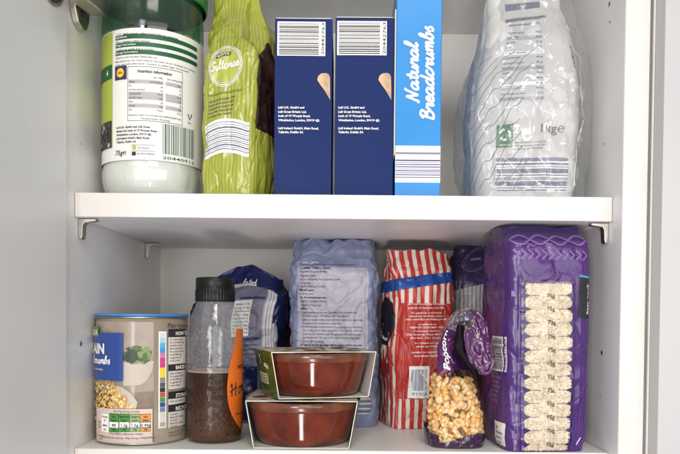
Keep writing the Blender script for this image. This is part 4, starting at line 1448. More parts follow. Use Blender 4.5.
# ------------------------------------------------------------------ 11-12. ramekins in card sleeves
glaze = mat('brown_glaze', (.130, .021, .010, 1), .09, bump=.02, bscale=60, var=.40, vscale=40, coat=.3)
glazer = mat('rim_glaze', (.165, .055, .026, 1), .22, var=.35, vscale=70, coat=.3)
card_in = mat('sleeve_inside', (.66, .63, .56, 1), .6, var=.03, vscale=60, bump=.1, bscale=300)
card_edge = mat('sleeve_edge', (.72, .68, .60, 1), .7, var=.12, vscale=200)
sl_green = mat('sleeve_green', (.075, .125, .012, 1), .40, var=.45, vscale=55, coat=.3)
sl_cream = mat('sleeve_cream', (.55, .50, .38, 1), .40, var=.10, vscale=50)


def ramekin(cx, cy, z0, yaw, hw_t, hw_b, hh, dep, label, slab, side_prints):
    zc = z0 + .0012
    c0_, s0_ = math.cos(yaw), math.sin(yaw)
    sh = .0070
    bcx, bcy = cx + s0_ * sh, cy - c0_ * sh
    r = thing('ramekin', label, 'ramekin', (cx, cy, zc), 'glazed pudding bowls in card sleeves')
    H = hh - .0026
    rt = hw_t + .0020
    rb = rt * .80
    b = MB()
    prof = [(rt * .54, zc + .0008), (rt * .75, zc), (rt * .80, zc + .0010), (rt * .83, zc + .004), (rt * .865, zc + H * .22), (rt * .915, zc + H * .48), (rt * .965, zc + H * .74), (rt * .972, zc + H * .80), (rt * .995, zc + H * .83), (rt * 1.0, zc + H * .93), (rt * .99, zc + H),
            (rt * .955, zc + H), (rt * .935, zc + H * .94), (rb * .8, zc + H * .2), (.0005, zc + H * .15)]
    b.lathe((bcx, bcy), prof, lambda j: glazer if 7 <= j <= 10 else glaze, 120)
    b.build('bowl', r)
    # sleeve: a band of card open at the front and back
    t = thing('card_sleeve', slab, 'card sleeve', (cx, cy, z0), 'card sleeves round the ramekins')
    c_, s_ = math.cos(yaw), math.sin(yaw)
    def T(x, y, z): return Vector((cx + x * c_ - y * s_, cy + x * s_ + y * c_, z))
    th = .0006
    zt = z0 + hh
    outer = [(-hw_b, z0), (hw_b, z0), (hw_t, zt), (-hw_t, zt)]
    inner = [(-hw_b + th, z0 + th), (hw_b - th, z0 + th), (hw_t - th, zt - th), (-hw_t + th, zt - th)]
    b = MB()
    n = 8
    for i in range(4):
        j = (i + 1) % 4
        def wall(pts, flip, m):
            for k in range(n):
                y0, y1 = -dep + 2 * dep * k / n, -dep + 2 * dep * (k + 1) / n
                A, B = pts[i], pts[j]
                def bow(x, z, y):
                    # the card bellies a little at mid-length of its side walls
                    if i in (1, 3):
                        return x * (1 + .085 * math.cos(y / dep * PI / 2))
                    return x
                q = [T(bow(A[0], A[1], y0), y0, A[1]), T(bow(B[0], B[1], y0), y0, B[1]), T(bow(B[0], B[1], y1), y1, B[1]), T(bow(A[0], A[1], y1), y1, A[1])]
                b.poly(q if not flip else q[::-1], m)
        wall(outer, False, sl_green if i in (1, 3) else sl_cream)
        wall(inner, True, card_in)
        for y, fl_ in ((-dep, 0), (dep, 1)):
            q = [T(outer[i][0], y, outer[i][1]), T(outer[j][0], y, outer[j][1]), T(inner[j][0], y, inner[j][1]), T(inner[i][0], y, inner[i][1])]
            b.poly(q if fl_ else q[::-1], card_edge)
    o = b.build('sleeve_card', t, smooth=False)
    b = MB()
    # cut edge of the card, slightly furry and proud, all round the front opening
    w = .0007
    for i in range(4):
        j = (i + 1) % 4
        A, B = outer[i], outer[j]
        L = math.hypot(B[0] - A[0], B[1] - A[1]); nx, nz = -(B[1] - A[1]) / L, (B[0] - A[0]) / L
        A2, B2 = (A[0] + nx * w, A[1] + nz * w), (B[0] + nx * w, B[1] + nz * w)
        b.poly([T(A[0], -dep - .0004, A[1]), T(B[0], -dep - .0004, B[1]), T(B2[0], -dep - .0004, B2[1]), T(A2[0], -dep - .0004, A2[1])], card_edge)
    b.build('cut_edge', t, smooth=False)
    b = MB()
    rnd = random.Random(int(cx * 1e4) + 5)
    tops = [mat('print_%s' % n_, cc, .45) for n_, cc in (('leaf', (.10, .16, .03, 1)), ('chocolate', (.09, .035, .02, 1)), ('red', (.35, .05, .04, 1)), ('cream', (.62, .56, .45, 1)))]
    def ST(x, y, o_=0.0): return T(x, y, zt + o_)
    for k in range(46):
        b.disc(ST, rnd.uniform(-hw_t * .85, hw_t * .85), rnd.uniform(-dep * .85, dep * .85), rnd.uniform(.002, .008), rnd.uniform(.002, .008), rnd.choice(tops), .0002 + k * .00001, 12)
    b.build('top_print', t, smooth=False)
    if side_prints:
        b = MB()
        def SL(u, z, o_=0.0):
            f = (z - z0) / hh
            x = -(hw_b + (hw_t - hw_b) * f)
            x *= (1 + .085 * math.cos(u / dep * PI / 2))
            return T(x - o_, -u, z)        # u grows towards the front opening
        b.rect(SL, -.012, z0 + .011, .026, z0 + .021, sl_cream, .0004)
        for k, s in enumerate(('Serving: best served', 'hot from the oven with', 'cream or ice cream')):
            text(b, SL, s, -.010, z0 + .0185 - .0027 * k, ink_soft, h=.0014, x1=.024, z1=z0 + .0185 - .0027 * k, off=.0007)
        for k in range(26):
            b.disc(SL, rnd.uniform(-dep * .8, dep * .8), z0 + rnd.uniform(.027, .036), rnd.uniform(.002, .006), rnd.uniform(.001, .0025), rnd.choice((tops[0], tops[3], sl_green, tops[1])), .0004 + k * .00001, 10)
        b.build('side_print', t, smooth=False)
    return r


yR = .007
a1, a2 = U(244, 400.6, yR), U(356.8, 400.6, yR)
b1, b2 = U(252.5, 447, yR), U(348.3, 446, yR)
hwt = (a2.x - a1.x) / 2; hwb = (b2.x - b1.x) / 2
cxl = (a1.x + a2.x + b1.x + b2.x) / 4
hl = a1.z - FZ
ramekin(cxl, yR + .0465, FZ, .02, hwt, hwb, hl, .046, 'lower glazed brown ramekin, seen square on through its sleeve opening on the cupboard floor',
        'lower white edged card sleeve, facing straight out and resting on the cupboard floor', False)
z2 = FZ + hl + .0012
a1, a2 = U(275.1, 355.5, .02), U(374.8, 353.5, .035)
ramekin(U(312, 380, .060).x, .0640, z2, .29, hwt * .985, hwb * .99, hl * .99, .046, 'upper glazed brown ramekin, sitting in the turned sleeve on top of the other',
        'upper card sleeve with a green printed side, turned askew on the lower one', True)

# ------------------------------------------------------------------ 13. red striped bag with a blue band
yD = .122
cD, WD = mk(393, 455, yD)
HD = U(425, 251, yD + .025).z - FZ
red = mat('red_wrap', (.44, .028, .018, 1), .42, bump=.3, bscale=90, var=.10, vscale=40)
redst = stripes('red_white_stripe', (.46, .03, .02, 1), (.66, .60, .53, 1), .0088, .46, .42, 'X', bump=.3, bscale=90, soft=.03)
dpurp = mat('black_emblem', (.012, .010, .018, 1), .4, bump=.3, bscale=90)
def mD(u, z):
    v = (z - FZ) / HD
    if abs(u) < WD * .455 and .165 < v < .70: return red
    return redst
SDg = bag_surface(cD, yD, FZ, HD, WD, .066, .010, yaw=.20, wa=lambda v: 1.0 + .04 * sstep(.80, .97, v) - .02 * v, da=lambda v: 1 - .62 * sstep(.80, 1, v), dx=lambda v: .002 * v,
                  bulge=.003, wr=.0022, wscale=36, aniso=(1.3, .6), seed=51, extra=lambda u, v: -.0022 * math.exp(-((v - .85) / .03) ** 2), topz=lambda u, v: .006 * sstep(.88, 1, v) * noise.noise(Vector((u * 60, 2, 3))))
rd = thing('striped_flour_bag', 'red and white candy striped flour bag held by a blue band', 'bag', (cD, yD + .03, FZ))
b = MB(); bag_mesh(b, SDg, mD, 230, 170); b.build('paper_bag', rd)
b = MB()
def Q(px, py): p = U(px, py, yD); return p.x - cD, p.z
def ctext(s, xm, y, w, it=0.0, m=None):
    p, q = Q(xm - w / 2, y), Q(xm + w / 2, y - .2); text(b, SDg, s, p[0], p[1], m or white_ink, h=.0019, x1=q[0], z1=q[1], off=.0009, shear=it, bold=.015)
for s, y, w, it in (('All of our flour is milled with the best', 305, 40, .3), ('grain the UK has grown since 1861', 308.8, 40, .3), ('For questions or comments', 313.8, 33, 0), ('about our products, please', 317, 36, 0), ('visit www.flourandbaking.co.uk', 320.3, 44, 0),
                    ('Or write to us:', 325.2, 20, 0), ('FREEPOST CUSTOMER CARE', 328.4, 36, 0), ('Consumer Services', 331.8, 28, 0), ('The Granary, Flour Mill Lane', 335.3, 44, 0), ('PO Box 124, Dover', 338.8, 34, 0), ('For recipes and tips', 343.8, 26, 0), ('please see inside', 347.2, 23, 0), ('Suitable for vegetarians', 353, 32, 0), ('including vegans', 356.6, 26, 0)):
    ctext(s, 425, y, w, it)
p, q = Q(407, 398), Q(428.5, 366)
barcode(b, SDg, p[0], p[1], q[0], q[1], slate_ink, white_ink, True, 8, .0008, '5010228', pad=.10)
# dark round emblem on the left flank with a ring of lettering
uc = -(WD / 2 + .024); zc_ = U(388, 325, .14).z
b.disc(SDg, uc, zc_ + .004, .020, .026, dpurp, .0018, 40)
for i, ch in enumerate('STRONG BREAD FLOUR'):
    a = PI * 1.05 + i * .13
    if ch != ' ':
        x_, z_ = uc + .0155 * math.cos(a), zc_ + .004 + .0205 * math.sin(a)
        text(b, SDg, ch, x_, z_, white_ink, h=.0034, x1=x_ - math.sin(a) * .0022, z1=z_ + math.cos(a) * .0022, off=.0022)
b.quad4(SDg, (uc - .012, FZ + .052), (uc + .010, FZ + .052), (uc + .010, FZ + .067), (uc - .012, FZ + .067), red, .0009)
b.build('printed_label', rd)
bandm = mat('blue_rubber', (.012, .065, .28, 1), .30, bump=.15, bscale=120, var=.1, vscale=60)
bt = thing('rubber_band', 'wide blue band stretched round the neck of the red striped flour bag', 'rubber band', (cD, yD + .03, U(425, 282, yD).z))
zb0 = U(392, 286, yD).z; zb1 = U(452, 275, yD).z
def SBd(u, w, o=0.0):
    ph = u / SDg.half * PI
    zc = (zb0 + zb1) / 2 + (zb1 - zb0) / 2 * math.sin(ph) * 1.05 + w
    return SDg(u, zc, .0016 + o - .0006 * math.cos(w * 600) + .0004 * noise.noise(Vector((u * 80, w * 80, 4))))
b = MB()
h_ = SDg.half
b.grid(SBd, -h_, h_, 200, -.0056, .0056, 8, bandm, .0, closed=True)
o = b.build('band', bt)
md = o.modifiers.new('solid', 'SOLIDIFY'); md.thickness = .0009; md.offset = -1

# ------------------------------------------------------------------ 14. striped purple bag behind
yP = .195
cP, WP = mk(449, 500, yP)
HP = U(474, 243, yP).z - FZ
violet = mat('violet_wrap', (.060, .042, .125, 1), .35, bump=.35, bscale=80, var=.3, vscale=50)
gst = stripes('grey_white_stripe', (.52, .48, .48, 1), (.28, .25, .27, 1), .0046, .42, .45, 'X', bump=.2, bscale=80, wob=.001)
brownp = mat('brown_wrap', (.16, .075, .03, 1), .45, bump=.3, bscale=90, var=.25, vscale=60)
def mP(u, z):
    v = (z - FZ) / HP
    if v > .76 + (u * 1.2): return violet
    return gst if v > .55 else brownp
SP = bag_surface(cP, yP, FZ, HP, WP, .055, .010, yaw=.05, wa=lambda v: 1 - .18 * sstep(.80, 1, v), da=lambda v: 1 - .6 * sstep(.75, 1, v), dx=lambda v: .006 * sstep(.7, 1, v), bulge=.003, wr=.002, wscale=36, seed=61)
pp_ = thing('striped_sugar_bag', 'grey striped bag with a violet crest, tucked between red striped bag and rice', 'bag', (cP, yP + .03, FZ))
b = MB(); bag_mesh(b, SP, mP, 150, 120); b.build('wrapper', pp_)
b = MB()
def Q(px, py): p = U(px, py, yP); return p.x - cP, p.z
c = Q(474, 259)
lil = mat('lilac_ink', (.30, .24, .42, 1), .4)
for k_, w_, o_ in ((1.0, .0008, .0008), (.84, .0004, .0009)):
    pts = []
    for i in range(48):
        a = 2 * PI * i / 48
        x, z = .0185 * k_ * math.cos(a), .0125 * k_ * math.sin(a)
        pts.append((c[0] + x * .86 - z * .5, c[1] + x * .5 + z * .86))
    b.ribbon(SP, pts, w_, lil, o_, closed=True)
b.ribbon(SP, [Q(459, 266), Q(468, 259), Q(478, 258), Q(487, 262)], .0030, lil, .0010)
p, q = Q(461, 270), Q(480, 266); script(b, SP, 'Sucar'.replace('c', 'c').replace('Sucar', 'Sultana')[:0] or 'sun', p[0], p[1], q[0], q[1], lil, .0036, .0008, .2, .0010) if False else None
b.build('printed_label', pp_)

# ------------------------------------------------------------------ 15. popcorn
yC = .012
cC, WC = mk(431, 490, yC)
HC = U(460, 317, yC + .02).z - FZ
pc = thing('popcorn_bag', 'half empty clear and purple bag of popcorn kernels, its top flopped over to the right', 'bag', (cC, yC + .03, FZ))
pfilm = film('popcorn_film', gloss=.040, rough=.07, bump=.6, bscale=60)
plum = mat('plum_print', (.075, .010, .085, 1), .25, bump=.4, bscale=70, var=.15, vscale=40, coat=.5)
plumd = mat('dark_plum_print', (.030, .006, .040, 1), .25, bump=.4, bscale=70, coat=.5)
SC = bag_surface(cC, yC, FZ + .0006, HC, WC, .052, .016, yaw=.05,
                 wa=lambda v: 1.0 - .06 * (1 - sstep(0, .12, v)) - .46 * sstep(.12, .78, v) - .14 * sstep(.75, 1, v), da=lambda v: 1 - .78 * sstep(.40, .95, v), dx=lambda v: -.0065 * sstep(.15, .70, v) + .0095 * sstep(.70, 1, v), dy=lambda v: .006 * sstep(.3, 1, v),
                 bulge=.0035, wr=.0016, wscale=40, seed=71)
zk = U(455, 374, yC).z      # kernels' top
def mC(u, z):
    if z < FZ + .0095 + .004 * math.sin(u * 90) + (.006 if u < -.02 else 0): return plumd
    if z > zk + .001 and -.024 < u < .0068 and z < FZ + HC * .93: return plum
    if z > zk + .003 and .0068 <= u < .030 and z < FZ + HC * .80: return plumd
    return pfilm
b = MB(); bag_mesh(b, SC, mC, 170, 120); b.build('wrapper', pc)
# kernels
kern = mat('popcorn_kernel', (.62, .30, .06, 1), .32, coat=.25)
nt = kern.node_tree; pb_ = nt.nodes['Principled BSDF']
oi = nt.nodes.new('ShaderNodeObjectInfo'); rp_ = nt.nodes.new('ShaderNodeValToRGB')
rp_.color_ramp.elements[0].color = (.62, .27, .05, 1); rp_.color_ramp.elements[1].color = (.76, .56, .27, 1)
e = rp_.color_ramp.elements.new(.35); e.color = (.70, .40, .11, 1)
e = rp_.color_ramp.elements.new(.7); e.color = (.72, .48, .21, 1)
tc = nt.nodes.new('ShaderNodeTexCoord'); sp = nt.nodes.new('ShaderNodeSeparateXYZ'); nt.links.new(tc.outputs['Object'], sp.inputs[0])
mr = nt.nodes.new('ShaderNodeMapRange'); mr.inputs[1].default_value = .0014; mr.inputs[2].default_value = .0036; nt.links.new(sp.outputs['Z'], mr.inputs[0])
mx = nt.nodes.new('ShaderNodeMix'); mx.data_type = 'RGBA'; nt.links.new(mr.outputs[0], mx.inputs[0])
nt.links.new(oi.outputs['Random'], rp_.inputs[0]); nt.links.new(rp_.outputs[0], mx.inputs[6]); mx.inputs[7].default_value = (.78, .66, .42, 1)
nt.links.new(mx.outputs[2], pb_.inputs['Base Color'])


def kernel_mesh(seed):
    bm = bmesh.new()
    bmesh.ops.create_icosphere(bm, subdivisions=3, radius=1)
    for v in bm.verts:
        x, y, z = v.co
        tz = (z + 1) / 2
        w = (1 - .50 * tz ** 2.0)
        n_ = 1 + .10 * noise.noise(v.co * 1.6 + Vector((seed, 0, 0)))
        # a dent on one flank
        dent = .16 * math.exp(-((x * 1.3) ** 2 + (z - .1) ** 2) * 2) if y < 0 else 0
        sq = lambda q: math.copysign(abs(q) ** .8, q)
        x, y = sq(x), sq(y)
        v.co = Vector((x * w * .0039 * n_, (y * w * .0030 + dent * .0030) * n_, z * .0042))
    me = bpy.data.meshes.new('kernel'); bm.to_mesh(me); bm.free()
    me.polygons.foreach_set('use_smooth', [True] * len(me.polygons)); me.materials.append(kern)
    return me


kms = [kernel_mesh(i * 3.3) for i in range(5)]
rnd = random.Random(9)
spots = []
row = 0
z = FZ + .006
while z < zk - .001:
    n_ = 10
    for i in range(-n_, n_ + 1):
        u = (i + (.5 if row % 2 else 0)) * .0057 + rnd.uniform(-.0009, .0009)
        if abs(u) < WC / 2 + .016:
            lim = zk - .004 * rnd.random() - (.010 if u > .012 else 0) * 0
            if z < lim:
                spots.append((u, z + rnd.uniform(-.0010, .0010)))
    z += .0050; row += 1
spots.sort(key=lambda s_: abs(s_[0]))
proto = bpy.data.objects.new('kernel', kms[0]); 
extra_b = []
made = 0
for i, (u, z) in enumerate(spots):
    p = SC(u, z, -.0092 - rnd.random() * .0022)
    rot = Matrix.Rotation(rnd.uniform(0, 2 * PI), 4, 'Y') @ Matrix.Rotation(rnd.uniform(-.5, .5), 4, 'X') @ Matrix.Rotation(rnd.uniform(0, 6), 4, 'Z')
    s_ = rnd.uniform(.80, .98)
    if made < 100:
        o = proto if made == 0 else proto.copy()
        o.data = kms[i % 5]
        COL.objects.link(o)
        o.parent = pc
        o.matrix_local = Matrix.Translation(p - Vector((cC, yC + .03, FZ))) @ rot @ Matrix.Scale(s_, 4)
        made += 1
    else:
        extra_b.append((i % 5, Matrix.Translation(p) @ rot @ Matrix.Scale(s_, 4)))
heapm = mat('popcorn_heap', (.76, .56, .27, 1), .32, var=.5, vscale=170, tint=(.64, .30, .06, 1))
# dark filler core and the kernels further round
b = MB()
for ki, Mx in extra_b:
    k0 = len(b.v)
    me = kms[ki]
    b.v.extend([tuple(Mx @ v.co) for v in me.vertices])
    for pl_ in me.polygons:
        b.face([k0 + q for q in pl_.vertices], heapm)
core = mat('kernel_heap', (.34, .15, .03, 1), .5, bump=1, bscale=200, var=.4, vscale=200)  # dark colour stands in for the shade between kernels
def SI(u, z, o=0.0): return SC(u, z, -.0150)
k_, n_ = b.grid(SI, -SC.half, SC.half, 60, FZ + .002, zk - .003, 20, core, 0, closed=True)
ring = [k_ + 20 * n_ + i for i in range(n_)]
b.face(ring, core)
o = b.build('kernel_heap', pc); o['kind'] = 'stuff'
b = MB()
def Q(px, py): p = U(px, py, yC); return p.x - cC, p.z
p, q = Q(447.5, 371), Q(446.5, 331)
text(b, SC, 'Popcorn', p[0] + .001, p[1], white_ink, h=.0062, x1=q[0] + .001, z1=q[1], off=.0010, bold=.03, shear=.25)
b.build('printed_label', pc)
# flopped-over mouth of the bag: a folded tube of film that arches up and falls to the right
def tube_path(pts, rad, flat, m, name, nseg=12, wr=.0016, seed=0.0, ring=44):
    c = catmull(pts, nseg); rr = catmull([(r_, f_) for r_, f_ in zip(rad, flat)], nseg)
    b = MB(); k0 = len(b.v); n = ring
    for i, p in enumerate(c):
        a = Vector(c[min(i + 1, len(c) - 1)]) - Vector(c[max(i - 1, 0)]); a.normalize()
        s1 = Vector((0, -1, 0)) - a * a.dot(Vector((0, -1, 0))); s1.normalize(); s2 = a.cross(s1)
        r_, f_ = rr[i]
        for j in range(n):
            t = 2 * PI * j / n
            q = Vector(p) + s2 * (r_ * math.cos(t)) + s1 * (f_ * math.sin(t) * abs(math.sin(t)) ** .6)
            fold = noise.noise(Vector((seed + 4.5 * math.cos(t), 3.0 * math.sin(t), i * .07)))
            w = wr * (1.1 * (.5 - 2.6 * abs(fold)) + .5 * fb(q * 60 + Vector((seed, 0, 0))))
            q += (s1 * (1 if math.sin(t) >= 0 else -1) * .9 + s2 * math.cos(t) * .35) * w
            b.v.append(tuple(q))
    for i in range(len(c) - 1):
        for j in range(n):
            mm = m(i / (len(c) - 1), j / n) if callable(m) else m
            b.face((k0 + i * n + j, k0 + i * n + (j + 1) % n, k0 + (i + 1) * n + (j + 1) % n, k0 + (i + 1) * n + j), mm)
    b.face([k0 + j for j in reversed(range(n))], m(0, 0) if callable(m) else m); b.face([k0 + (len(c) - 1) * n + j for j in range(n)], m(1, 0) if callable(m) else m)
    return b.build(name, pc)


smoky = film('smoky_film', tint=(.66, .58, .66, 1), gloss=.08, rough=.14, bump=.5, bscale=70, haze=.06, hazecol=(.40, .36, .42, 1))
P3 = lambda px, py, Y: tuple(U(px, py, Y))
tube_path([P3(456, 331, .024), P3(460, 322, .022), P3(466, 317.5, .019), P3(473, 320, .015), P3(476, 331, .011), P3(477.5, 344, .007), P3(481.5, 357, .004), P3(484, 367, .002), P3(482.5, 375, .002)],
          [.0110, .0098, .0084, .0090, .0104, .0112, .0106, .0082, .0030], [.0030, .0034, .0036, .0036, .0032, .0034, .0036, .0030, .0012],
          lambda s, t: smoky if s < .40 + .12 * math.sin(t * 12.6) else (plum if t < .62 else plumd), 'folded_top', seed=3.0, wr=.0022)
b = MB()
gap = mat('bag_mouth_shade', (.006, .002, .006, 1), .6, spec=.2)  # near-black body put in for the shade inside the bag's mouth
zg0, zg1 = U(469, 379, .013).z, U(469, 325, .013).z
SG = bag_surface(U(467, 360, .013).x, .0125, zg0, zg1 - zg0, .0130, .012, .004, wa=lambda v: .25 + .75 * sstep(0, .35, v) * (1 - .85 * sstep(.5, 1, v)), da=lambda v: 1 - .4 * v,
                 dx=lambda v: .0085 * (1 - sstep(0, .62, v)) - .0050 * sstep(.3, .62, v) - .0005 * sstep(.6, 1, v), bulge=.001, wr=.001, seed=5)
bag_mesh(b, SG, gap, 40, 30); b.build('mouth_shade', pc)
b = MB()
tagx = plane_front(.0155)
p = U(463, 321, .0155); q = U(470, 315, .0155)
b.quad4(lambda x, z, o: Vector((x, .0162 - o, z)), (p.x, p.z), (q.x, p.z - .0008), (q.x + .001, q.z), (p.x + .001, q.z + .0006), logo_blue, .0004)
text(b, lambda x, z, o: Vector((x, .0162 - o, z)), 'G', p.x + .0018, p.z + .0008, white_ink, h=.0034, off=.0008)
b.build('logo_tab', pc, smooth=False)

# ------------------------------------------------------------------ 16. rice
yRi = .001
a_, c_ = U(506, 430, yRi).x, U(590, 430, yRi).x
cR, WR = (a_ + c_) / 2, c_ - a_
HR = U(540, 224.5, yRi + .02).z - FZ
ricep = mat('purple_wrap', (.060, .018, .142, 1), .30, bump=.35, bscale=70, var=.14, vscale=35, coat=.2)
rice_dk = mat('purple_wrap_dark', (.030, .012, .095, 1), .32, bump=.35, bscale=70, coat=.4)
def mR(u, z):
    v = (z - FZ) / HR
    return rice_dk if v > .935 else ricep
SR = bag_surface(cR, yRi, FZ, HR, WR, .088, .009, yaw=.07, wa=lambda v: 1 - .05 * (1 - sstep(0, .06, v)) - .02 * sstep(.90, 1, v) + .015 * math.sin(v * 3), da=lambda v: 1 - .34 * sstep(.90, 1, v) - .06 * (1 - sstep(0, .06, v)),
                 dx=lambda v: .0005 * v, dy=lambda v: .003 * sstep(.88, 1, v), bulge=.0030, wr=.0010, wscale=30, seed=81, topz=lambda u, v: -.0035 * sstep(.85, 1, v) * (0.5 + noise.noise(Vector((u * 40, 7, 3)))))
ri = thing('rice_bag', 'tall purple rice bag with lilac patterns and a clear measuring window, far right', 'bag', (cR, yRi + .04, FZ))
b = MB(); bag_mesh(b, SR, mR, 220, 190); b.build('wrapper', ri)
b = MB()
def Q(px, py): p = U(px, py, yRi); return p.x - cR, p.z
lilac = mat('lilac_print', (.20, .095, .33, 1), .4)
lilac2 = mat('lilac_dim_print', (.115, .05, .235, 1), .4)
# chain of ovals
pts1, pts2 = [], []
for i in range(70):
    x = 510 + i * 1.12
    ph = (x - 510) / 19.5 * PI
    pts1.append(Q(x, 239 + 5.2 * math.sin(ph))); pts2.append(Q(x, 239 - 5.2 * math.sin(ph)))
b.ribbon(SR, pts1, .0017, lilac, .0012); b.ribbon(SR, pts2, .0017, lilac, .0015)
for i in range(4):
    for sg, m_ in ((1, lilac2),):
        c = Q(519.7 + i * 19.5, 239)
        b.ribbon(SR, [(c[0] + .0052 * math.cos(t * .4), c[1] + .0026 * math.sin(t * .4)) for t in range(16)], .0007, m_, .0012, closed=True)
b.build('lilac_pattern', ri); b = MB()
# chevrons
for i in range(11):
    x = 513 + i * 6.9
    b.ribbon(SR, [Q(x, 249.5 + i * .12), Q(x + 5, 254.3 + i * .12), Q(x, 259 + i * .12)], .0021, lilac, .0012)
b.build('lilac_pattern', ri); b = MB()
for y in (248.6, 260):
    b.ribbon(SR, catmull([Q(x, y + (x - 512) * .018) for x in range(512, 590, 6)], 2), .0006, lilac2, .0012)
b.build('lilac_pattern', ri); b = MB()
# dotted swirls
def dots(cxp, cyp, r0, turns, n, dirn=1):
    for i in range(n):
        t = i / n
        a = dirn * t * turns * 2 * PI
        rr = r0 * (1 - t * .8)
        p = Q(cxp + rr * math.cos(a), cyp + rr * .85 * math.sin(a))
        b.disc(SR, p[0], p[1], .00055, .00055, lilac2, .0012, 6)
for cxp, cyp, dr in ((519, 272, 1), (536, 273, -1), (554, 272, 1), (572, 271, -1)):
    dots(cxp, cyp, 7.5, 2.2, 38, dr); dots(cxp, cyp + 1, 4.5, 1.5, 20, -dr)
dots(515, 312, 6, 1.6, 26); 
b.poly([SR(*Q(511, 290), .0012), SR(*Q(516, 293.5), .0012), SR(*Q(511, 297), .0012)], lilac)
# tall faint arch motifs on the right edge
for (x0, y0) in ((583, 395),):
    b.ribbon(SR, catmull([Q(x, y) for x, y in ((578, 430), (580, 400), (584, 385), (588, 400), (586, 425))], 4), .0006, lilac2, .0012)
    b.ribbon(SR, catmull([Q(x, y) for x, y in ((576, 440), (580, 446), (585, 438))], 4), .0007, lilac2, .0012)
b.ribbon(SR, [Q(578, 445), Q(581, 438)], .0008, white_ink, .0012)
b.build('lilac_pattern', ri); b = MB()
# black sticker near the right edge
b.quad4(SR, Q(577.5, 318), Q(591, 319), Q(592, 277), Q(578.5, 275.5), ink, .0009)
b.quad4(SR, Q(578.5, 277), Q(592, 278.5), Q(592, 276.5), Q(578.5, 275), mat('cyan_ink', (.08, .30, .45, 1), .4), .0012)
p, q = Q(589.5, 314), Q(590, 283); text(b, SR, 'Easy cook', p[0], p[1], white_ink, h=.0020, x1=q[0], z1=q[1], off=.0013)
b.build('black_panel', ri); b = MB()
# flank: code, small print, white box (u measured round the corner)
uC = -(WR / 2)
zA, zB_ = U(500, 370, .03).z, U(500, 336, .03).z
barcode(b, SR, uC - .034, zA, uC - .0008, zB_, ink_soft, paper, False, 15, .0008, '5063089', pad=.05, dig_side='r', hd=.14)
for i, s in enumerate(('Basmati rice from', 'the foothills of', 'Himalayas. Cook', 'for 12 minutes', 'and fluff up', 'with a fork')):
    z_ = U(500, 377 + i * 4.6, .03).z
    text(b, SR, s, uC - .030, z_, lil, h=.0021, off=.0009)
b.build('flank_print', ri); b = MB()
z0_, z1_ = U(500, 444, .02).z, U(500, 421, .02).z
b.rect(SR, uC - .026, z0_, uC - .002, z1_, paper, .0008)
for i, s in enumerate(('1kg\u212e', 'Best before', 'see front', 'of pack')):
    text(b, SR, s, uC - .022, z1_ - .006 - i * .0045, ink, h=.0026, off=.0011)
b.build('date_panel', ri)
# the clear measuring window with rice behind it
wx0, wx1, wy0, wy1 = 522, 571.5, 281.5, 450.5
p0, p1 = Q(wx0, wy1), Q(wx1, wy0)
ground = mat('rice_shadow', (.56, .47, .34, 1), .6, bump=.6, bscale=400, var=.2, vscale=300)
b = MB()
b.rect(SR, p0[0] + .001, p0[1], p1[0] - .001, p1[1] - .002, ground, .0005)
grain_m = [mat('rice_grain_%s' % n, c, .4) for n, c in (('white', (.74, .66, .51, 1)), ('cream', (.68, .58, .42, 1)), ('dull', (.60, .49, .34, 1)))]
rnd = random.Random(31)
ng = 3000
e = .0005
for i in range(ng):
    u, z = rnd.uniform(p0[0] + .0004, p1[0] - .0004), rnd.uniform(p0[1] + .001, p1[1] - .003)
    P0 = SR(u, z, 0); du = (SR(u + e, z) - P0).normalized(); dz = (SR(u, z + e) - P0).normalized(); nn = du.cross(dz).normalized()
    a = rnd.uniform(0, PI); t = (du * math.cos(a) + dz * math.sin(a) + nn * rnd.uniform(-.15, .15)).normalized(); s_ = nn.cross(t).normalized()
    l_, w_ = rnd.uniform(.0018, .0026), rnd.uniform(.00062, .00080)
    l_ = min(l_, max(.0007, (min(u - p0[0], p1[0] - u) + .0005) / max(.05, abs(math.cos(a)))))
    h0 = .0004 + rnd.random() * .0004
    k0 = len(b.v)
    for f, g in ((-1, .25), (-.7, .8), (0, 1), (.7, .8), (1, .25)):
        c = P0 + nn * (h0) + t * (l_ * f)
        for aa in range(6):
            an = aa * PI / 3
            b.v.append(tuple(c + s_ * (w_ * g * math.cos(an)) + nn * (w_ * g * math.sin(an))))
    m_ = rnd.choice(grain_m)
    for q in range(4):
        for aa in range(6):
            b.face((k0 + q * 6 + aa, k0 + q * 6 + (aa + 1) % 6, k0 + (q + 1) * 6 + (aa + 1) % 6, k0 + (q + 1) * 6 + aa), m_)
o = b.build('rice_grains', ri); o['kind'] = 'stuff'
# film over the window, its scalloped purple border and the measure marks
b = MB()
wf = film('window_film', gloss=.06, rough=.14, bump=.9, bscale=50, haze=.08, hazecol=(.80, .73, .60, 1))
b.rect(SR, p0[0], p0[1], p1[0], p1[1], wf, .0031, .003)
b.build('window', ri)
b = MB()
cyy = [295.7 + i * 13.42 for i in range(12)]
for s_, x in ((1, wx0), (-1, wx1)):
    k0 = len(b.v); n_ = 0
    y = wy0 - 1
    while y <= wy1:
        dy = min(abs(y - c) for c in cyy)
        xi = x + s_ * (1.0 + .5 * noise.noise(Vector((y * .4, s_, 0))) + 2.6 * math.exp(-(dy / 1.5) ** 2))
        b.v.append(tuple(SR(*Q(x - s_ * 2, y), .0024))); b.v.append(tuple(SR(*Q(xi, y), .0036))); n_ += 1
        y += .7
    for q in range(n_ - 1):
        b.face((k0 + 2 * q, k0 + 2 * q + 1, k0 + 2 * q + 3, k0 + 2 * q + 2), ricep)
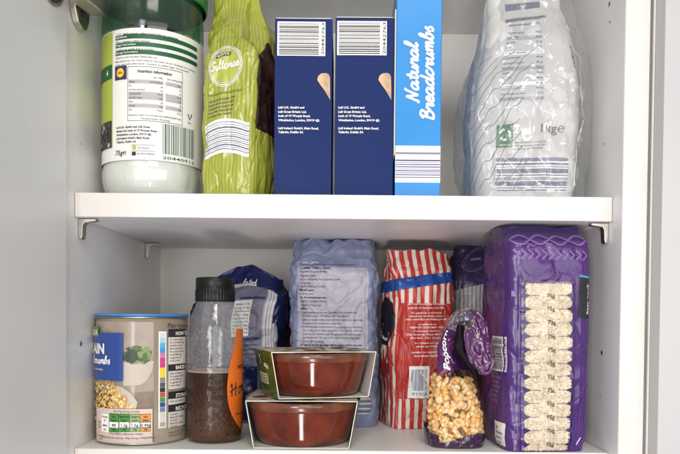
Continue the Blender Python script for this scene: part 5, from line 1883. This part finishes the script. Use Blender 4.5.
for i, y in enumerate(cyy):
    xs = .0 if i < 11 else 0
    for s, x in ((1, wx0), (-1, wx1)):
        b.poly([SR(*Q(x + s * .2, y - 3.6), .0042), SR(*Q(x + s * .2, y + 3.6), .0042), SR(*Q(x + s * 4, y + 1.4), .0042), SR(*Q(x + s * 7.5, y), .0042), SR(*Q(x + s * 4, y - 1.4), .0042)][::s], rice_dk)
        b.ribbon(SR, [Q(x + s * 7, y), Q(x + s * 16, y)], .0004, ink_soft, .0039)
    p = Q(549, y + 1.4); text(b, SR, '75g', p[0], p[1] - .0004, ink, h=.0034, off=.0044, anchor='c', bold=.01)
# rounded upper corners
for s, x in ((1, wx0), (-1, wx1)):
    c = Q(x + s * 5, wy0 + 5); r_ = abs(Q(x + 5, 300)[0] - Q(x, 300)[0])
    arc = [SR(c[0] - s * r_ * math.cos(t * PI / 16), c[1] + r_ * math.sin(t * PI / 16), .0044) for t in range(9)]
    cor = SR(c[0] - s * r_ * 1.08, c[1] + r_ * 1.08, .0044)
    for t in range(8):
        b.poly([cor, arc[t], arc[t + 1]] if s > 0 else [cor, arc[t + 1], arc[t]], ricep)
b.build('measure_marks', ri)
# ------------------------------------------------------------------ light: a window behind the camera, the kitchen ceiling lamp, plus added lamps
def area(name, loc, target, sx, sy, power, col):
    l = bpy.data.lights.new(name, 'AREA')
    l.shape = 'RECTANGLE'; l.size = sx; l.size_y = sy; l.energy = power; l.color = col
    o = bpy.data.objects.new(name, l)
    COL.objects.link(o)
    o.location = loc
    d = Vector(target) - Vector(loc)
    o.rotation_euler = d.to_track_quat('-Z', 'Y').to_euler()
    return o


area('ceiling_lamp', (0.15, -1.3, 1.2), (0, 0, 0.0), 0.6, 0.5, 11, (1.0, 0.93, 0.84))
area('window_light', (-0.50, -1.9, 0.16), (0.0, 0.1, 0.0), 0.45, 1.0, 18, (0.98, 0.98, 1.0))
area('room_bounce', (0.55, -1.6, 0.12), (-0.1, 0.1, -0.03), 1.4, 0.8, 12, (1.0, 0.97, 0.92))
area('low_highlight_lamp', (-0.06, -1.0, -0.80), (-0.03, 0.05, -0.09), 0.14, 0.7, 7, (1.0, 0.86, 0.86))  # added unseen lamp, put in for the highlight strip on the ramekins
w = bpy.data.worlds.new('World')
sc.world = w
w.use_nodes = True
w.node_tree.nodes['Background'].inputs[0].default_value = (0.9, 0.95, 1.0, 1)
w.node_tree.nodes['Background'].inputs[1].default_value = 0.30

bpy.data.objects.remove(_to)
bpy.data.curves.remove(_cu)
sc.view_settings.view_transform = 'Standard'
sc.view_settings.look = 'None'
sc.view_settings.exposure = -0.06
sc.view_settings.gamma = 1
sc.cycles.max_bounces = 10
sc.cycles.transparent_max_bounces = 24
sc.cycles.use_denoising = True
